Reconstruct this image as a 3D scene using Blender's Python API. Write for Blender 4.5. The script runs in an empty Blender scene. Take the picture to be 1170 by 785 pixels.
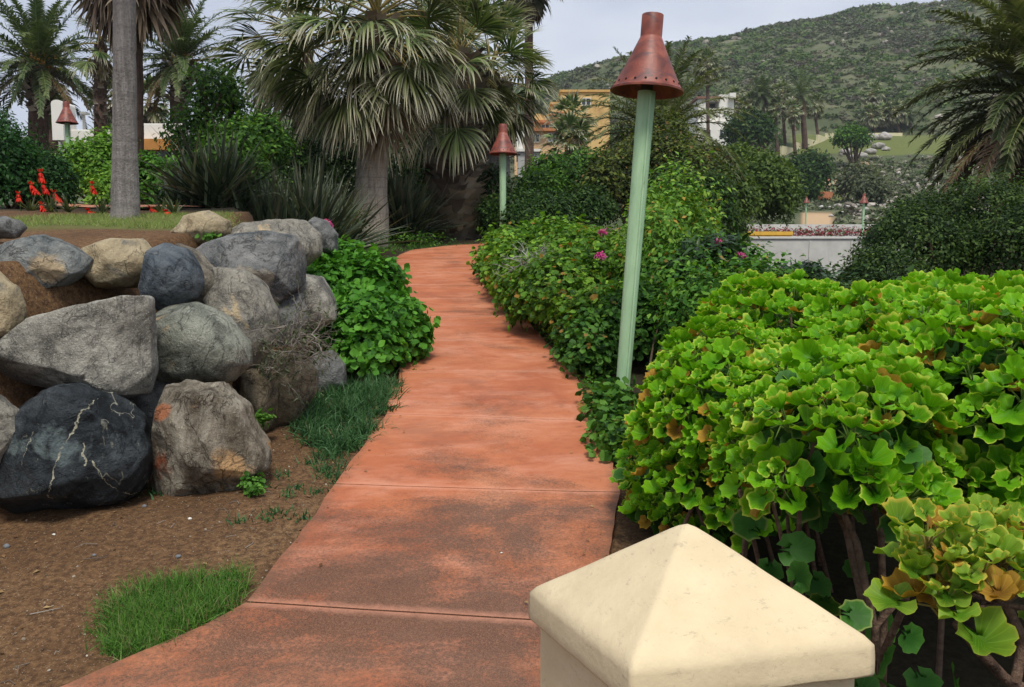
import bpy, bmesh, math, random
import numpy as np
from mathutils import Vector, Matrix

# ------------------------------------------------------------------ camera, sky, sun, exposure
SC = bpy.context.scene
COL = SC.collection
PITCH = math.radians(5.5)
CP, SP = math.cos(PITCH), math.sin(PITCH)
FPX = 970.0
EYE = 1.6
cam_d = bpy.data.cameras.new('camera')
cam = bpy.data.objects.new('camera', cam_d)
COL.objects.link(cam)
cam.location = (0, 0, EYE)
cam.rotation_euler = (math.radians(90) - PITCH, 0, 0)
cam_d.sensor_width = 36
cam_d.lens = 36 * FPX / 1170
cam_d.clip_start = 0.05
cam_d.clip_end = 6000
SC.camera = cam
SUN_EL, SUN_AZ = math.radians(60), math.radians(172)      # azimuth from +Y towards +X

w = bpy.data.worlds.new("World")
SC.world = w
w.use_nodes = True
nt = w.node_tree
nt.nodes.clear()
def wn(t, **k):
    n = nt.nodes.new(t)
    for a, b in k.items():
        setattr(n, a, b)
    return n
sky = wn('ShaderNodeTexSky', sky_type='NISHITA', sun_disc=False, sun_elevation=SUN_EL, sun_rotation=SUN_AZ)
sky.dust_density = 3.0
bg1 = wn('ShaderNodeBackground'); bg1.inputs[1].default_value = 0.09
nt.links.new(sky.outputs[0], bg1.inputs[0])
tc = wn('ShaderNodeTexCoord')
sep = wn('ShaderNodeSeparateXYZ'); nt.links.new(tc.outputs['Generated'], sep.inputs[0])
mp = wn('ShaderNodeMapping'); mp.inputs['Scale'].default_value = (1.0, 1.0, 3.2)
nt.links.new(tc.outputs['Generated'], mp.inputs[0])
nz = wn('ShaderNodeTexNoise'); nz.inputs['Scale'].default_value = 2.3; nz.inputs['Detail'].default_value = 6; nz.inputs['Roughness'].default_value = .52
nt.links.new(mp.outputs[0], nz.inputs['Vector'])
rp = wn('ShaderNodeValToRGB')
rp.color_ramp.elements[0].position = .33; rp.color_ramp.elements[0].color = (.385, .44, .56, 1)
rp.color_ramp.elements[1].position = .68; rp.color_ramp.elements[1].color = (.66, .70, .78, 1)
nt.links.new(nz.outputs[0], rp.inputs[0])
mr = wn('ShaderNodeMapRange'); mr.inputs[1].default_value = .25; mr.inputs[2].default_value = 1.0
mr.inputs[3].default_value = 1.02; mr.inputs[4].default_value = 1.25
nt.links.new(sep.outputs[2], mr.inputs[0])
bg2 = wn('ShaderNodeBackground'); nt.links.new(rp.outputs[0], bg2.inputs[0]); nt.links.new(mr.outputs[0], bg2.inputs[1])
mx = wn('ShaderNodeMixShader'); mx.inputs[0].default_value = .9
nt.links.new(bg1.outputs[0], mx.inputs[1]); nt.links.new(bg2.outputs[0], mx.inputs[2])
wo = wn('ShaderNodeOutputWorld'); nt.links.new(mx.outputs[0], wo.inputs[0])

sd = bpy.data.lights.new('sun', 'SUN'); sd.energy = 2.7; sd.angle = math.radians(16); sd.color = (1, .95, .86)
so = bpy.data.objects.new('sun', sd); COL.objects.link(so)
sdir = Vector((math.sin(SUN_AZ) * math.cos(SUN_EL), math.cos(SUN_AZ) * math.cos(SUN_EL), math.sin(SUN_EL)))
so.rotation_euler = sdir.to_track_quat('Z', 'Y').to_euler()

vs = SC.view_settings
vs.view_transform = 'Standard'; vs.look = 'None'; vs.exposure = 0.3; vs.gamma = 1; vs.use_curve_mapping = False
SC.cycles.max_bounces = 6; SC.cycles.diffuse_bounces = 3; SC.cycles.transparent_max_bounces = 6
SC.cycles.use_denoising = True

# ------------------------------------------------------------------ pixel calculator (photo 1170x785) -> world
def ray(px, py):
    a = (px - 585) / FPX; b = (392.5 - py) / FPX
    return np.array([a, CP + b * SP, -SP + b * CP])
def P(px, py, Y):
    d = ray(px, py)
    return np.array([0, 0, EYE]) + d * (Y / d[1])
SLOPE = 0.117
def G(px, py, off=0.0):                                   # hit with the near ground plane z = SLOPE*y + off
    d = ray(px, py)
    t = (EYE - off) / (SLOPE * d[1] - d[2])
    return np.array([0, 0, EYE]) + d * t

# ------------------------------------------------------------------ numpy helpers
def hsh(ix, iy, iz, s):
    h = (ix * 374761393 + iy * 668265263 + iz * 2147483647 + s * 974634777) & 0xffffffff
    h = ((h ^ (h >> 13)) * 1274126177) & 0xffffffff
    return ((h ^ (h >> 16)) & 0xffff) / 65535.0
def vnoise(p, s=0):
    p = np.asarray(p, float); i = np.floor(p).astype(np.int64); f = p - i; f = f * f * (3 - 2 * f)
    r = 0
    for a in (0, 1):
        for b in (0, 1):
            for c in (0, 1):
                wgt = (f[..., 0] if a else 1 - f[..., 0]) * (f[..., 1] if b else 1 - f[..., 1]) * (f[..., 2] if c else 1 - f[..., 2])
                r = r + wgt * hsh(i[..., 0] + a, i[..., 1] + b, i[..., 2] + c, s)
    return r * 2 - 1
def fbm(p, s=0, o=4):
    r = 0; a = .5; p = np.asarray(p, float)
    for k in range(o):
        r = r + a * vnoise(p, s + k); p = p * 2.03; a *= .5
    return r
def nrm(v):
    v = np.asarray(v, float)
    return v / np.maximum(np.linalg.norm(v, axis=-1, keepdims=True), 1e-9)
def sstep(a, b, x):
    t = np.clip((x - a) / (b - a), 0, 1); return t * t * (3 - 2 * t)

class Msh:
    def __init__(s): s.v = []; s.f = []; s.m = []; s.a = []; s.n = 0
    def add(s, v, f, mat=0, rnd=None):
        v = np.asarray(v, float).reshape(-1, 3); f = np.asarray(f, np.int64)
        s.v.append(v); s.f.append(f + s.n); s.m.append(np.full(len(f), mat) if np.isscalar(mat) else np.asarray(mat))
        if rnd is None: rnd = np.zeros((len(v), 4)); 
        rnd = np.broadcast_to(np.asarray(rnd, float), (len(v), 4))
        s.a.append(rnd); s.n += len(v)
    def box(s, c, d, mat=0, rz=0):
        c = np.asarray(c, float); x, y, z = np.asarray(d) / 2
        q = np.array([[-x,-y,-z],[x,-y,-z],[x,y,-z],[-x,y,-z],[-x,-y,z],[x,-y,z],[x,y,z],[-x,y,z]])
        ca, sa = math.cos(rz), math.sin(rz)
        q = q @ np.array([[ca, sa, 0], [-sa, ca, 0], [0, 0, 1]]) + c
        s.add(q, [[0,3,2,1],[4,5,6,7],[0,1,5,4],[1,2,6,5],[2,3,7,6],[3,0,4,7]], mat)
    def tube(s, pts, rad, n=8, mat=0, rnd=None, cap=True, ang=0.0):
        pts = np.asarray(pts, float); K = len(pts); rad = np.broadcast_to(rad, (K,))
        t = nrm(np.gradient(pts, axis=0))
        ref = np.array([1., 0, 0]) if abs(t[0][2]) > .8 else np.array([0, 0, 1.])
        u = nrm(np.cross(t, ref)); wv = np.cross(t, u)
        a = np.arange(n) * 2 * math.pi / n + ang
        v = pts[:, None] + rad[:, None, None] * (np.cos(a)[None, :, None] * u[:, None] + np.sin(a)[None, :, None] * wv[:, None])
        i = np.arange(K - 1)[:, None] * n; j = np.arange(n)[None]; j2 = (j + 1) % n
        f = np.stack([i + j, i + j2, i + n + j2, i + n + j], -1).reshape(-1, 4)
        s.add(v.reshape(-1, 3), f, mat, rnd)
        if cap:
            for k in (0, K - 1):
                vv = np.vstack([v[k], pts[k:k + 1]])
                ff = [[q, (q + 1) % n, n] for q in range(n)]
                s.add(vv, ff, mat, rnd if rnd is None or np.ndim(rnd) == 1 else None)
    def strips(s, path, side, width, rnd=None, mat=0):
        # path N,K,3 ; side N,K,3 (or N,1,3) ; width N,K ; rnd N,K,4
        path = np.asarray(path); N, K = path.shape[:2]
        off = np.broadcast_to(side, path.shape) * np.asarray(width)[..., None] * .5
        v = np.stack([path - off, path + off], 2).reshape(-1, 3)
        b = (np.arange(N)[:, None] * K + np.arange(K - 1)[None]).reshape(-1) * 2
        f = np.stack([b, b + 1, b + 3, b + 2], -1)
        if rnd is not None: rnd = np.repeat(np.broadcast_to(rnd, (N, K, 4)).reshape(-1, 4), 2, axis=0)
        s.add(v, f, mat, rnd)
    def inst(s, T, pos, ay, nz_, sc, rnd, mat=0):
        # T=(verts, faces, radial, angle); ay axis along leaf, nz_ normal
        tv, tf, tr, ta = T; N = len(pos)
        y = nrm(ay); x = nrm(np.cross(y, nz_)); z = np.cross(x, y)
        sc = np.broadcast_to(np.asarray(sc, float).reshape(-1, 1) if np.ndim(sc) < 2 else sc, (N, 3))
        v = (tv[None, :, 0, None] * x[:, None] * sc[:, 0, None, None] + tv[None, :, 1, None] * y[:, None] * sc[:, 1, None, None]
             + tv[None, :, 2, None] * z[:, None] * sc[:, 2, None, None] + np.asarray(pos)[:, None])
        nv = len(tv)
        f = (tf[None] + (np.arange(N) * nv)[:, None, None]).reshape(-1, tf.shape[1])
        r = np.empty((N, nv, 4)); r[..., 0] = rnd[:, 0, None]; r[..., 1] = rnd[:, 1, None]; r[..., 2] = tr[None]; r[..., 3] = ta[None]
        if not np.isscalar(mat): mat = np.repeat(mat, len(tf))
        s.add(v.reshape(-1, 3), f, mat, r.reshape(-1, 4))
    def build(s, name, mats, parent=None, smooth=True, origin=None):
        v = np.vstack(s.v)
        o = np.array(parent.location) if parent is not None and origin is None else np.zeros(3)
        if parent is None and origin is not None: o = np.asarray(origin, float)
        v = v - o
        me = bpy.data.meshes.new(name)
        ls = np.concatenate([np.full(len(f), f.shape[1]) for f in s.f]); lv = np.concatenate([f.reshape(-1) for f in s.f])
        me.vertices.add(len(v)); me.vertices.foreach_set('co', v.astype(np.float32).ravel())
        me.loops.add(len(lv)); me.loops.foreach_set('vertex_index', lv.astype(np.int32))
        me.polygons.add(len(ls)); me.polygons.foreach_set('loop_start', (np.cumsum(ls) - ls).astype(np.int32))
        me.polygons.foreach_set('loop_total', ls.astype(np.int32))
        me.polygons.foreach_set('material_index', np.concatenate(s.m).astype(np.int32))
        me.polygons.foreach_set('use_smooth', np.full(len(ls), bool(smooth)))
        at = me.attributes.new('rnd', 'FLOAT_COLOR', 'POINT'); at.data.foreach_set('color', np.vstack(s.a).astype(np.float32).ravel())
        if not isinstance(mats, (list, tuple)): mats = [mats]
        for m in mats: me.materials.append(m)
        me.update(calc_edges=True); me.validate()
        ob = bpy.data.objects.new(name, me); COL.objects.link(ob)
        if parent is not None: ob.parent = parent
        elif origin is not None: ob.location = o
        return ob

def tag(o, label=None, cat=None, group=None, kind=None):
    if label: o['label'] = label
    if cat: o['category'] = cat
    if group: o['group'] = group
    if kind: o['kind'] = kind
    return o
def root(name, loc, label, cat, group=None):
    o = bpy.data.objects.new(name, None); COL.objects.link(o); o.location = Vector([float(q) for q in loc])
    o.empty_display_size = .2
    return tag(o, label, cat, group)
def struct(o): o['kind'] = 'structure'; return o
def bevel(o, wdt, seg=2):
    m = o.modifiers.new('bevel', 'BEVEL'); m.width = wdt; m.segments = seg; m.limit_method = 'ANGLE'; return o

# ------------------------------------------------------------------ materials
class NT:
    def __init__(s, name):
        s.m = bpy.data.materials.new(name); s.m.use_nodes = True; s.t = s.m.node_tree; s.t.nodes.clear()
        s.out = s.t.nodes.new('ShaderNodeOutputMaterial')
    def put(s, sock, v):
        if v is None: return
        if isinstance(v, bpy.types.NodeSocket): s.t.links.new(v, sock)
        elif isinstance(v, (tuple, list)) and sock.type == 'RGBA' and len(v) == 3: sock.default_value = (*v, 1)
        else: sock.default_value = v
    def n(s, t, ins=(), out=0, **k):
        nd = s.t.nodes.new('ShaderNode' + t)
        for a, b in k.items(): setattr(nd, a, b)
        for a, b in (ins.items() if isinstance(ins, dict) else enumerate(ins)): s.put(nd.inputs[a], b)
        return nd.outputs[out]
    def math(s, op, a, b=None, c=None, clamp=False):
        return s.n('Math', [q for q in (a, b, c) if q is not None], operation=op, use_clamp=clamp)
    def noise(s, vec, scale, detail=4, rough=.55, dist=0, out=0):
        return s.n('TexNoise', {'Vector': vec, 'Scale': scale, 'Detail': detail, 'Roughness': rough, 'Distortion': dist}, out=out)
    def ramp(s, fac, stops, interp='LINEAR'):
        nd = s.t.nodes.new('ShaderNodeValToRGB'); cr = nd.color_ramp; cr.interpolation = interp
        while len(cr.elements) < len(stops): cr.elements.new(.5)
        for e, (p, c) in zip(cr.elements, stops):
            e.position = p; e.color = (*c, 1) if len(c) == 3 else c
        s.put(nd.inputs[0], fac); return nd.outputs[0]
    def mix(s, fac, a, b, mode='MIX'):
        nd = s.t.nodes.new('ShaderNodeMix'); nd.data_type = 'RGBA'; nd.blend_type = mode
        s.put(nd.inputs[0], fac); s.put(nd.inputs[6], a); s.put(nd.inputs[7], b); return nd.outputs[2]
    def mr(s, v, a, b, c=0, d=1, smooth=False):
        return s.n('MapRange', [v, a, b, c, d], interpolation_type='SMOOTHSTEP' if smooth else 'LINEAR')
    def obj(s): return s.n('TexCoord', out=3)
    def scl(s, vec, sc): return s.n('Mapping', {'Vector': vec, 'Scale': sc})
    def pbr(s, col, rough=.7, bump=None, bs=.3, bd=.02, spec=.3, trans=None, metal=0):
        ins = {'Base Color': col, 'Roughness': rough, 'Specular IOR Level': spec, 'Metallic': metal}
        nrmo = None
        if bump is not None:
            nrmo = s.n('Bump', {'Strength': bs, 'Distance': bd, 'Height': bump}); ins['Normal'] = nrmo
        sh = s.n('BsdfPrincipled', ins)
        if trans is not None:
            t = s.n('BsdfTranslucent', {'Color': trans[1]})
            sh = s.n('MixShader', [trans[0], sh, t])
        s.t.links.new(sh, s.out.inputs[0]); return s.m

def leafmat(name, dark, mid, light, dead=None, dead_amt=.05, rim=None, rim_amt=.3, tr=.28, rough=.5, veins=0, spec=.3):
    t = NT(name)
    at = t.n('Attribute', attribute_name='rnd', out=0); al = None
    nd = at.node
    sp = t.n('SeparateColor', [at], out=0).node
    R, Gc, B = sp.outputs[0], sp.outputs[1], sp.outputs[2]; A = nd.outputs['Alpha']
    f = t.math('ADD', t.math('MULTIPLY', R, .62), t.math('MULTIPLY', Gc, .38))
    c = t.ramp(f, [(.12, dark), (.5, mid), (.88, light)])
    if veins:
        v = t.math('ABSOLUTE', t.math('SINE', t.math('MULTIPLY', A, veins)))
        v = t.mr(v, .0, .3, .55, 0)
        c = t.mix(v, c, tuple(min(1, q * 1.45) for q in light))
        c = t.mix(t.mr(B, .2, .95, 0, .5), t.mix(1.0, c, (.5, .62, .5), 'MULTIPLY'), tuple(min(1, q * 1.1) for q in light))
    if rim:
        g2 = t.math('FRACT', t.math('MULTIPLY', Gc, 7.13))
        amt = t.mr(g2, 1 - rim_amt, 1, 0, 1)
        e = t.mr(t.math('ADD', B, t.math('MULTIPLY', amt, .16)), .96, 1.08, 0, .9)
        c = t.mix(e, c, rim)
    if dead:
        g3 = t.math('FRACT', t.math('MULTIPLY', Gc, 13.7))
        e = t.math('GREATER_THAN', g3, 1 - dead_amt)
        c = t.mix(e, c, dead)
    pos = t.n('NewGeometry', out=0)
    k = t.noise(pos, 30, 2); c = t.mix(t.mr(k, .3, .7, 0, .25), c, t.mix(1.0, c, (.6, .6, .5), 'MULTIPLY'))
    return t.pbr(c, rough, spec=spec * .5, trans=(tr, t.mix(1.0, c, (1.5, 1.45, .6), 'MULTIPLY')))

def rockmat(name, c1, c2, c3, scale=2.0, speck=.35, patch=None, patch_thr=.6, patch_sc=3.0, vein=None, vein_thr=.02, patch2=None, patch2_thr=.62, stretch=(1, 1, 1), off=0.0, bs=.6, crack=0.5, blobs=(), lines=()):
    t = NT(name); o = t.obj()
    o = t.n('Mapping', {'Vector': o, 'Location': (off, off * 1.7, off * .6)})
    ov = t.n('Mapping', {'Vector': o, 'Scale': stretch})
    n1 = t.noise(ov, scale, 6, .6, .6)
    c = t.ramp(n1, [(.3, c1), (.52, c2), (.72, c3)])
    n0 = t.noise(t.n('Mapping', {'Vector': ov, 'Rotation': (.2, .5, .3)}), scale * 1.7, 9, .72, .5); c = t.mix(t.mr(n0, .42, .62, 0, .6), c, tuple(min(1, q * 1.25) for q in c3)); c = t.mix(t.mr(n0, .5, .36, 0, .6), c, tuple(q * .6 for q in c1))
    n2 = t.noise(o, 150, 4, .75); c = t.mix(t.mr(n2, .54, .66, 0, speck * .6), c, tuple(min(1, q * 2.0 + .02) for q in c3))
    n3 = t.noise(o, 85, 4, .8); c = t.mix(t.mr(n3, .55, .7, 0, speck), c, tuple(q * .3 for q in c1))
    n5 = t.noise(o, 9, 6, .7); c = t.mix(t.mr(n5, .35, .65, .35, 0), c, tuple(q * .45 for q in c1))
    if patch:
        n4 = t.noise(o, patch_sc, 5, .62, .3); c = t.mix(t.mr(n4, patch_thr, patch_thr + .05, 0, .85), c, t.mix(n2, patch, tuple(q * 1.3 for q in patch)))
    if patch2:
        n6 = t.noise(t.n('Mapping', {'Vector': o, 'Location': (5, 3, 1)}), patch_sc * 1.2, 5, .6, .3); c = t.mix(t.mr(n6, patch2_thr, patch2_thr + .04, 0, .9), c, patch2)
    oo = t.obj()
    for bc, br_, bcol in blobs:
        dst = t.n('VectorMath', [oo, bc], out=1, operation='DISTANCE')
        e_ = t.math('ADD', dst, t.math('MULTIPLY', t.math('SUBTRACT', t.noise(o, 5, 6, .7), .5), br_ * 1.6))
        c = t.mix(t.mr(e_, br_ * .8, br_ * 1.05, .88, 0), c, t.mix(n2, bcol, tuple(q * 1.35 for q in bcol)))
    ox = t.n('SeparateXYZ', [oo], out=0); oz = t.n('SeparateXYZ', [oo], out=2)
    for a_, b_, z0_, z1_, w_ in lines:
        dv = t.math('SUBTRACT', ox, t.math('ADD', t.math('MULTIPLY', oz, a_), b_))
        dv = t.math('ADD', dv, t.math('MULTIPLY', t.math('SUBTRACT', t.noise(oo, 5, 5, .65), .5), .13))
        wv_ = t.math('MULTIPLY', t.noise(oo, 16, 3), w_ * 2)
        m_ = t.math('LESS_THAN', t.math('ABSOLUTE', dv), wv_)
        m_ = t.math('MULTIPLY', m_, t.math('MULTIPLY', t.math('GREATER_THAN', oz, z0_), t.math('LESS_THAN', oz, z1_)))
        m_ = t.math('MULTIPLY', m_, t.mr(t.noise(oo, 14, 4, .7), .38, .5)); c = t.mix(m_, c, (.48, .46, .34))
    cr = t.noise(t.n('Mapping', {'Vector': o, 'Scale': (1.5, 1.5, .8), 'Rotation': (.3, .8, .2)}), 3.2, 6, .58, .9)
    crk = t.mr(t.math('ABSOLUTE', t.math('SUBTRACT', cr, .5)), 0, .012, crack, 0)
    c = t.mix(crk, c, tuple(q * .25 for q in c1))
    if vein:
        vn = t.noise(t.n('Mapping', {'Vector': o, 'Scale': (1.5, 1, .22), 'Rotation': (0, .45, 0)}), 2.3, 4, .5, .12)
        vv = t.mr(t.math('ABSOLUTE', t.math('SUBTRACT', vn, .47)), 0, vein_thr, 1, 0)
        vv = t.math('MULTIPLY', vv, t.mr(t.noise(o, 6, 4, .7), .44, .58))
        c = t.mix(vv, c, vein)
    hb = t.math('ADD', t.math('MULTIPLY', n5, 1.0), t.math('ADD', t.math('MULTIPLY', n2, .25), t.math('MULTIPLY', n1, 1.2)))
    hb = t.math('SUBTRACT', hb, t.math('MULTIPLY', crk, .5))
    rd = t.math('ABSOLUTE', t.math('SUBTRACT', t.noise(t.n('Mapping', {'Vector': ov, 'Rotation': (.5, .2, .7)}), 5.5, 9, .62, .25), .5)); hb = t.math('SUBTRACT', hb, t.math('MULTIPLY', t.math('MINIMUM', t.math('MULTIPLY', rd, -14), 0), .16))
    lc = t.mr(t.noise(o, 24, 4, .7), .64, .68, 0, .55); c = t.mix(t.math('MULTIPLY', lc, t.mr(n1, .45, .6)), c, (.42, .40, .30))
    return t.pbr(c, .84, hb, min(1, bs * 1.35), .05, .25)

def plain(name, col, rough=.7, var=.15, sc=8, bs=.2, spec=.3, metal=0, stain=None):
    t = NT(name); o = t.obj()
    n = t.noise(o, sc, 5, .6)
    c = t.mix(t.mr(n, .3, .7, 0, 1), tuple(q * (1 - var) for q in col), tuple(min(1, q * (1 + var)) for q in col))
    if stain:
        c = t.mix(t.mr(t.noise(t.scl(o, (1, 1, .35)), sc * .4, 6, .65, .5), .52, .68, 0, .7), c, stain)
    return t.pbr(c, rough, t.noise(o, sc * 6, 4), bs, .01, spec, metal=metal)

# ------------------------------------------------------------------ leaf templates
def T(v, f, rad=None, ang=None):
    v = np.array(v, float); f = np.array(f)
    if rad is None: rad = np.clip(np.abs(v[:, 1] - .5) * 2, 0, 1) * .9
    if ang is None: ang = np.zeros(len(v))
    return v, f, np.asarray(rad, float), np.asarray(ang, float)
LEAF = T([[0,0,0],[-.26,.42,.07],[0,.45,0],[.26,.42,.07],[0,1,-.1]], [[0,2,1],[0,3,2],[1,2,4],[2,3,4]])
LONG = T([[0,0,0],[-.13,.35,.03],[0,.4,0],[.13,.35,.03],[0,1,-.18]], [[0,2,1],[0,3,2],[1,2,4],[2,3,4]])
def round_leaf(nsec=26, rings=4, gap=.5, cup=.3, ruff=.07, scal=.06, lobes=7, seed=0):
    r_ = np.random.RandomState(seed); a = np.linspace(gap / 2, 2 * math.pi - gap / 2, nsec)   # 0 = towards petiole (-Y)
    V = [[0, 0, 0]]; R = [0]; A = [0]
    ph = r_.rand() * 6
    for k in range(1, rings + 1):
        rr = k / rings
        for q in a:
            rim = .5 * (1 + scal * .6 * math.sin(q * lobes * 2.6 + ph) * rr ** 3 + .05 * math.sin(q * 2 + ph) + .09 * math.cos(q * lobes + ph) * rr ** 2)
            zz = cup * .5 * rr ** 1.6 + ruff * math.sin(q * lobes + ph) * rr ** 2 + ruff * .5 * math.sin(q * 3 + ph * 2) * rr
            V.append([rr * rim * math.sin(q), .42 - rr * rim * math.cos(q), zz]); R.append(rr); A.append(q)
    Fc = []
    for i in range(nsec - 1): Fc.append([0, 1 + i, 2 + i, 2 + i])
    for k in range(rings - 1):
        for i in range(nsec - 1):
            b = 1 + k * nsec + i; Fc.append([b, b + nsec, b + nsec + 1, b + 1])
    return V, Fc, R, A
def RL(**k):
    V, Fc, R, A = round_leaf(**k)
    n = k.get('nsec', 26)
    tri = [f[:3] for f in Fc[:n - 1]]; q = []
    for f in Fc[n - 1:]: q += [[f[0], f[1], f[2]], [f[0], f[2], f[3]]]
    return np.array(V), np.array(tri + q), np.array(R), np.array(A)
BIG = [RL(nsec=37, rings=4, cup=.55, ruff=.06, seed=1), RL(nsec=37, rings=4, cup=.8, ruff=.07, seed=2, gap=.8), RL(nsec=37, rings=4, cup=.3, ruff=.085, seed=3, lobes=5), RL(nsec=37, rings=4, cup=1.0, ruff=.05, seed=5, gap=1.1)]
FLAT = [RL(nsec=18, rings=3, cup=.12, ruff=.03, seed=7)]
SMALLR = [RL(nsec=9, rings=2, cup=.35, ruff=.05, scal=.1, lobes=4, seed=4), RL(nsec=9, rings=2, cup=.1, ruff=.09, scal=.1, lobes=4, seed=9)]

def rv(r_, n): return nrm(r_.normal(size=(n, 3)))
def cloud(M, lobes, ncl, k, size, csz, tm, seed, up=.45, lower=-.35, nz_amp=.34, mat=0, dens_noise=True, flat=.7, droop=.15, skew=None):
    r_ = np.random.RandomState(seed); L = np.array(lobes, float)
    ar = (L[:, 3] * L[:, 4] + L[:, 3] * L[:, 5] + L[:, 4] * L[:, 5]); ar /= ar.sum()
    li = r_.choice(len(L), ncl * 3, p=ar); d = rv(r_, ncl * 3)
    ok = d[:, 2] > lower; li = li[ok]; d = d[ok]
    rr = 1 - np.abs(r_.normal(0, .13, len(d))); ou = r_.rand(len(d)) < .09; rr = np.where(ou, rr + r_.uniform(.08, .28, len(d)), rr)
    C = L[li, :3]; R = L[li, 3:6]
    nn = fbm(C * 3 + d * R * 2.2 / max(L[:, 3:6].mean(), .05) + seed, seed, 3)
    c = C + d * R * (rr + nn * nz_amp)[:, None]
    keep = np.ones(len(c), bool)
    for j in range(len(L)):
        e = np.linalg.norm((c - L[j, :3]) / L[j, 3:6], axis=1); keep &= ~((li != j) & (e < .78) & (r_.rand(len(c)) < .85))
    if dens_noise:
        keep &= ~((vnoise(c / max(csz * 4, .02) + seed * 3.1, seed + 9) < -.45) & (r_.rand(len(c)) < .75))
    c = c[keep][:ncl]; d = nrm(d[keep] / R[keep])[:ncl]; n = len(c)
    cr = np.clip(.48 + .34 * r_.normal(size=n) + .4 * nn[keep][:ncl], 0, 1)
    pc = np.repeat(c, k, 0); dd = np.repeat(d, k, 0); crr = np.repeat(cr, k)
    N = len(pc); off = r_.normal(size=(N, 3)) * csz; off -= dd * (np.sum(off * dd, 1) * (1 - flat))[:, None]
    pos = pc + off
    nr = nrm(dd * .7 + np.array([0, 0, up]) + rv(r_, N) * .55)
    ax = nrm(np.cross(nr, rv(r_, N)) + off / max(csz, 1e-4) * .35 - np.array([0, 0, droop]))
    tms = tm if isinstance(tm, list) else [tm]
    pick = r_.randint(0, len(tms), N); sc = size * (.65 + .7 * r_.rand(N)); rn = np.stack([crr, r_.rand(N)], 1)
    for i, t_ in enumerate(tms):
        s = pick == i
        if s.any(): M.inst(t_, pos[s], ax[s], nr[s], sc[s], rn[s], mat)
    return c, d
def stems(M, base, tips, r0, r1, seed, bend=.15, mat=0, n=5, spread=0.0):
    r_ = np.random.RandomState(seed)
    for tp in tips:
        b = np.array(base) + r_.normal(size=3) * [spread, spread, 0]
        m = (b + tp) / 2 + r_.normal(size=3) * bend * np.linalg.norm(tp - b) * .5; m[2] += .1 * np.linalg.norm(tp - b)
        s = np.linspace(0, 1, n)[:, None]
        M.tube((1 - s) ** 2 * b + 2 * s * (1 - s) * m + s * s * np.array(tp), np.linspace(r0, r1, n), 5, mat, cap=False)

# ------------------------------------------------------------------ terrain
WLY = np.array([-3, 1.5, 3, 4, 5, 6, 7, 8, 9.5, 11, 14, 20, 40]); WLX = np.array([-3.6, -3.3, -2.75, -2.25, -1.95, -1.8, -1.85, -2.1, -2.4, -3.0, -4.6, -7.5, -15])
UH = np.array([-2, -.6, -.43, -.15, -.05, .036, .118, .2, .325, .51, .6, 1.0, 2])
HH = np.array([30, 62, 69, 77, 85, 90, 99, 109, 120, 133, 142, 150, 150])
def terrain(x, y):
    x = np.asarray(x, float); y = np.asarray(y, float)
    left = np.interp(y, [-50, 0, 16, 30, 60, 150, 180, 450], [-3, 0, 1.88, 2.9, 3.6, 8, 10, 40])
    right = np.interp(y, [-50, 0, 4, 8, 14, 25, 40, 59, 61, 64, 75, 100, 130, 150, 165, 185, 210, 450], [-3, 0, .468, .9, 1.2, .4, -.6, -.6, 3.4, 4.0, 5.0, 8.5, 13.5, 20, 25, 28.5, 33, 60])
    u = x / np.maximum(y, 1)
    k = sstep(.02, .16, u) * sstep(2.2, 4.5, x)
    k = np.where(y > 60, sstep(-.02, .1, u), k)
    z = left * (1 - k) + right * k
    plane = SLOPE * np.clip(y, -40, 16)
    near = (1 - sstep(14, 18, y)) * (1 - k)
    z = z * (1 - near) + plane * near
    bh = np.interp(y, [-3, 1, 3, 9, 14, 30, 60], [.9, 1.0, 1.08, 1.07, .85, .4, 0])
    wx = np.interp(y, WLY, WLX)
    oo_ = np.interp(y, [3.6, 4.1, 4.9, 5.4], [.2, .04, .04, .2])
    z = z + bh * sstep(oo_, oo_ + .32, wx - x) * (y < 60)
    H = np.interp(u, UH, HH); s = np.clip((y - 190) / 260, 0, 1)
    hill = z + (H - z) * s ** .92
    hill = np.where(y > 450, H * np.exp(-((y - 450) / 500) ** 2), hill)
    z = np.where(y > 190, hill, z)
    p = np.stack([x, y, z * 0], -1)
    z = z + np.where(y > 190, fbm(p / 38, 3, 5) * 7 * sstep(190, 260, y), 0) + fbm(p / 9, 5, 4) * .7 * sstep(62, 90, y)
    z = z + fbm(p * 1.6, 7, 5) * .045 * (1 - sstep(20, 40, y))
    return z
def tz(x, y): return float(terrain(np.array([x]), np.array([y]))[0])

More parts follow.
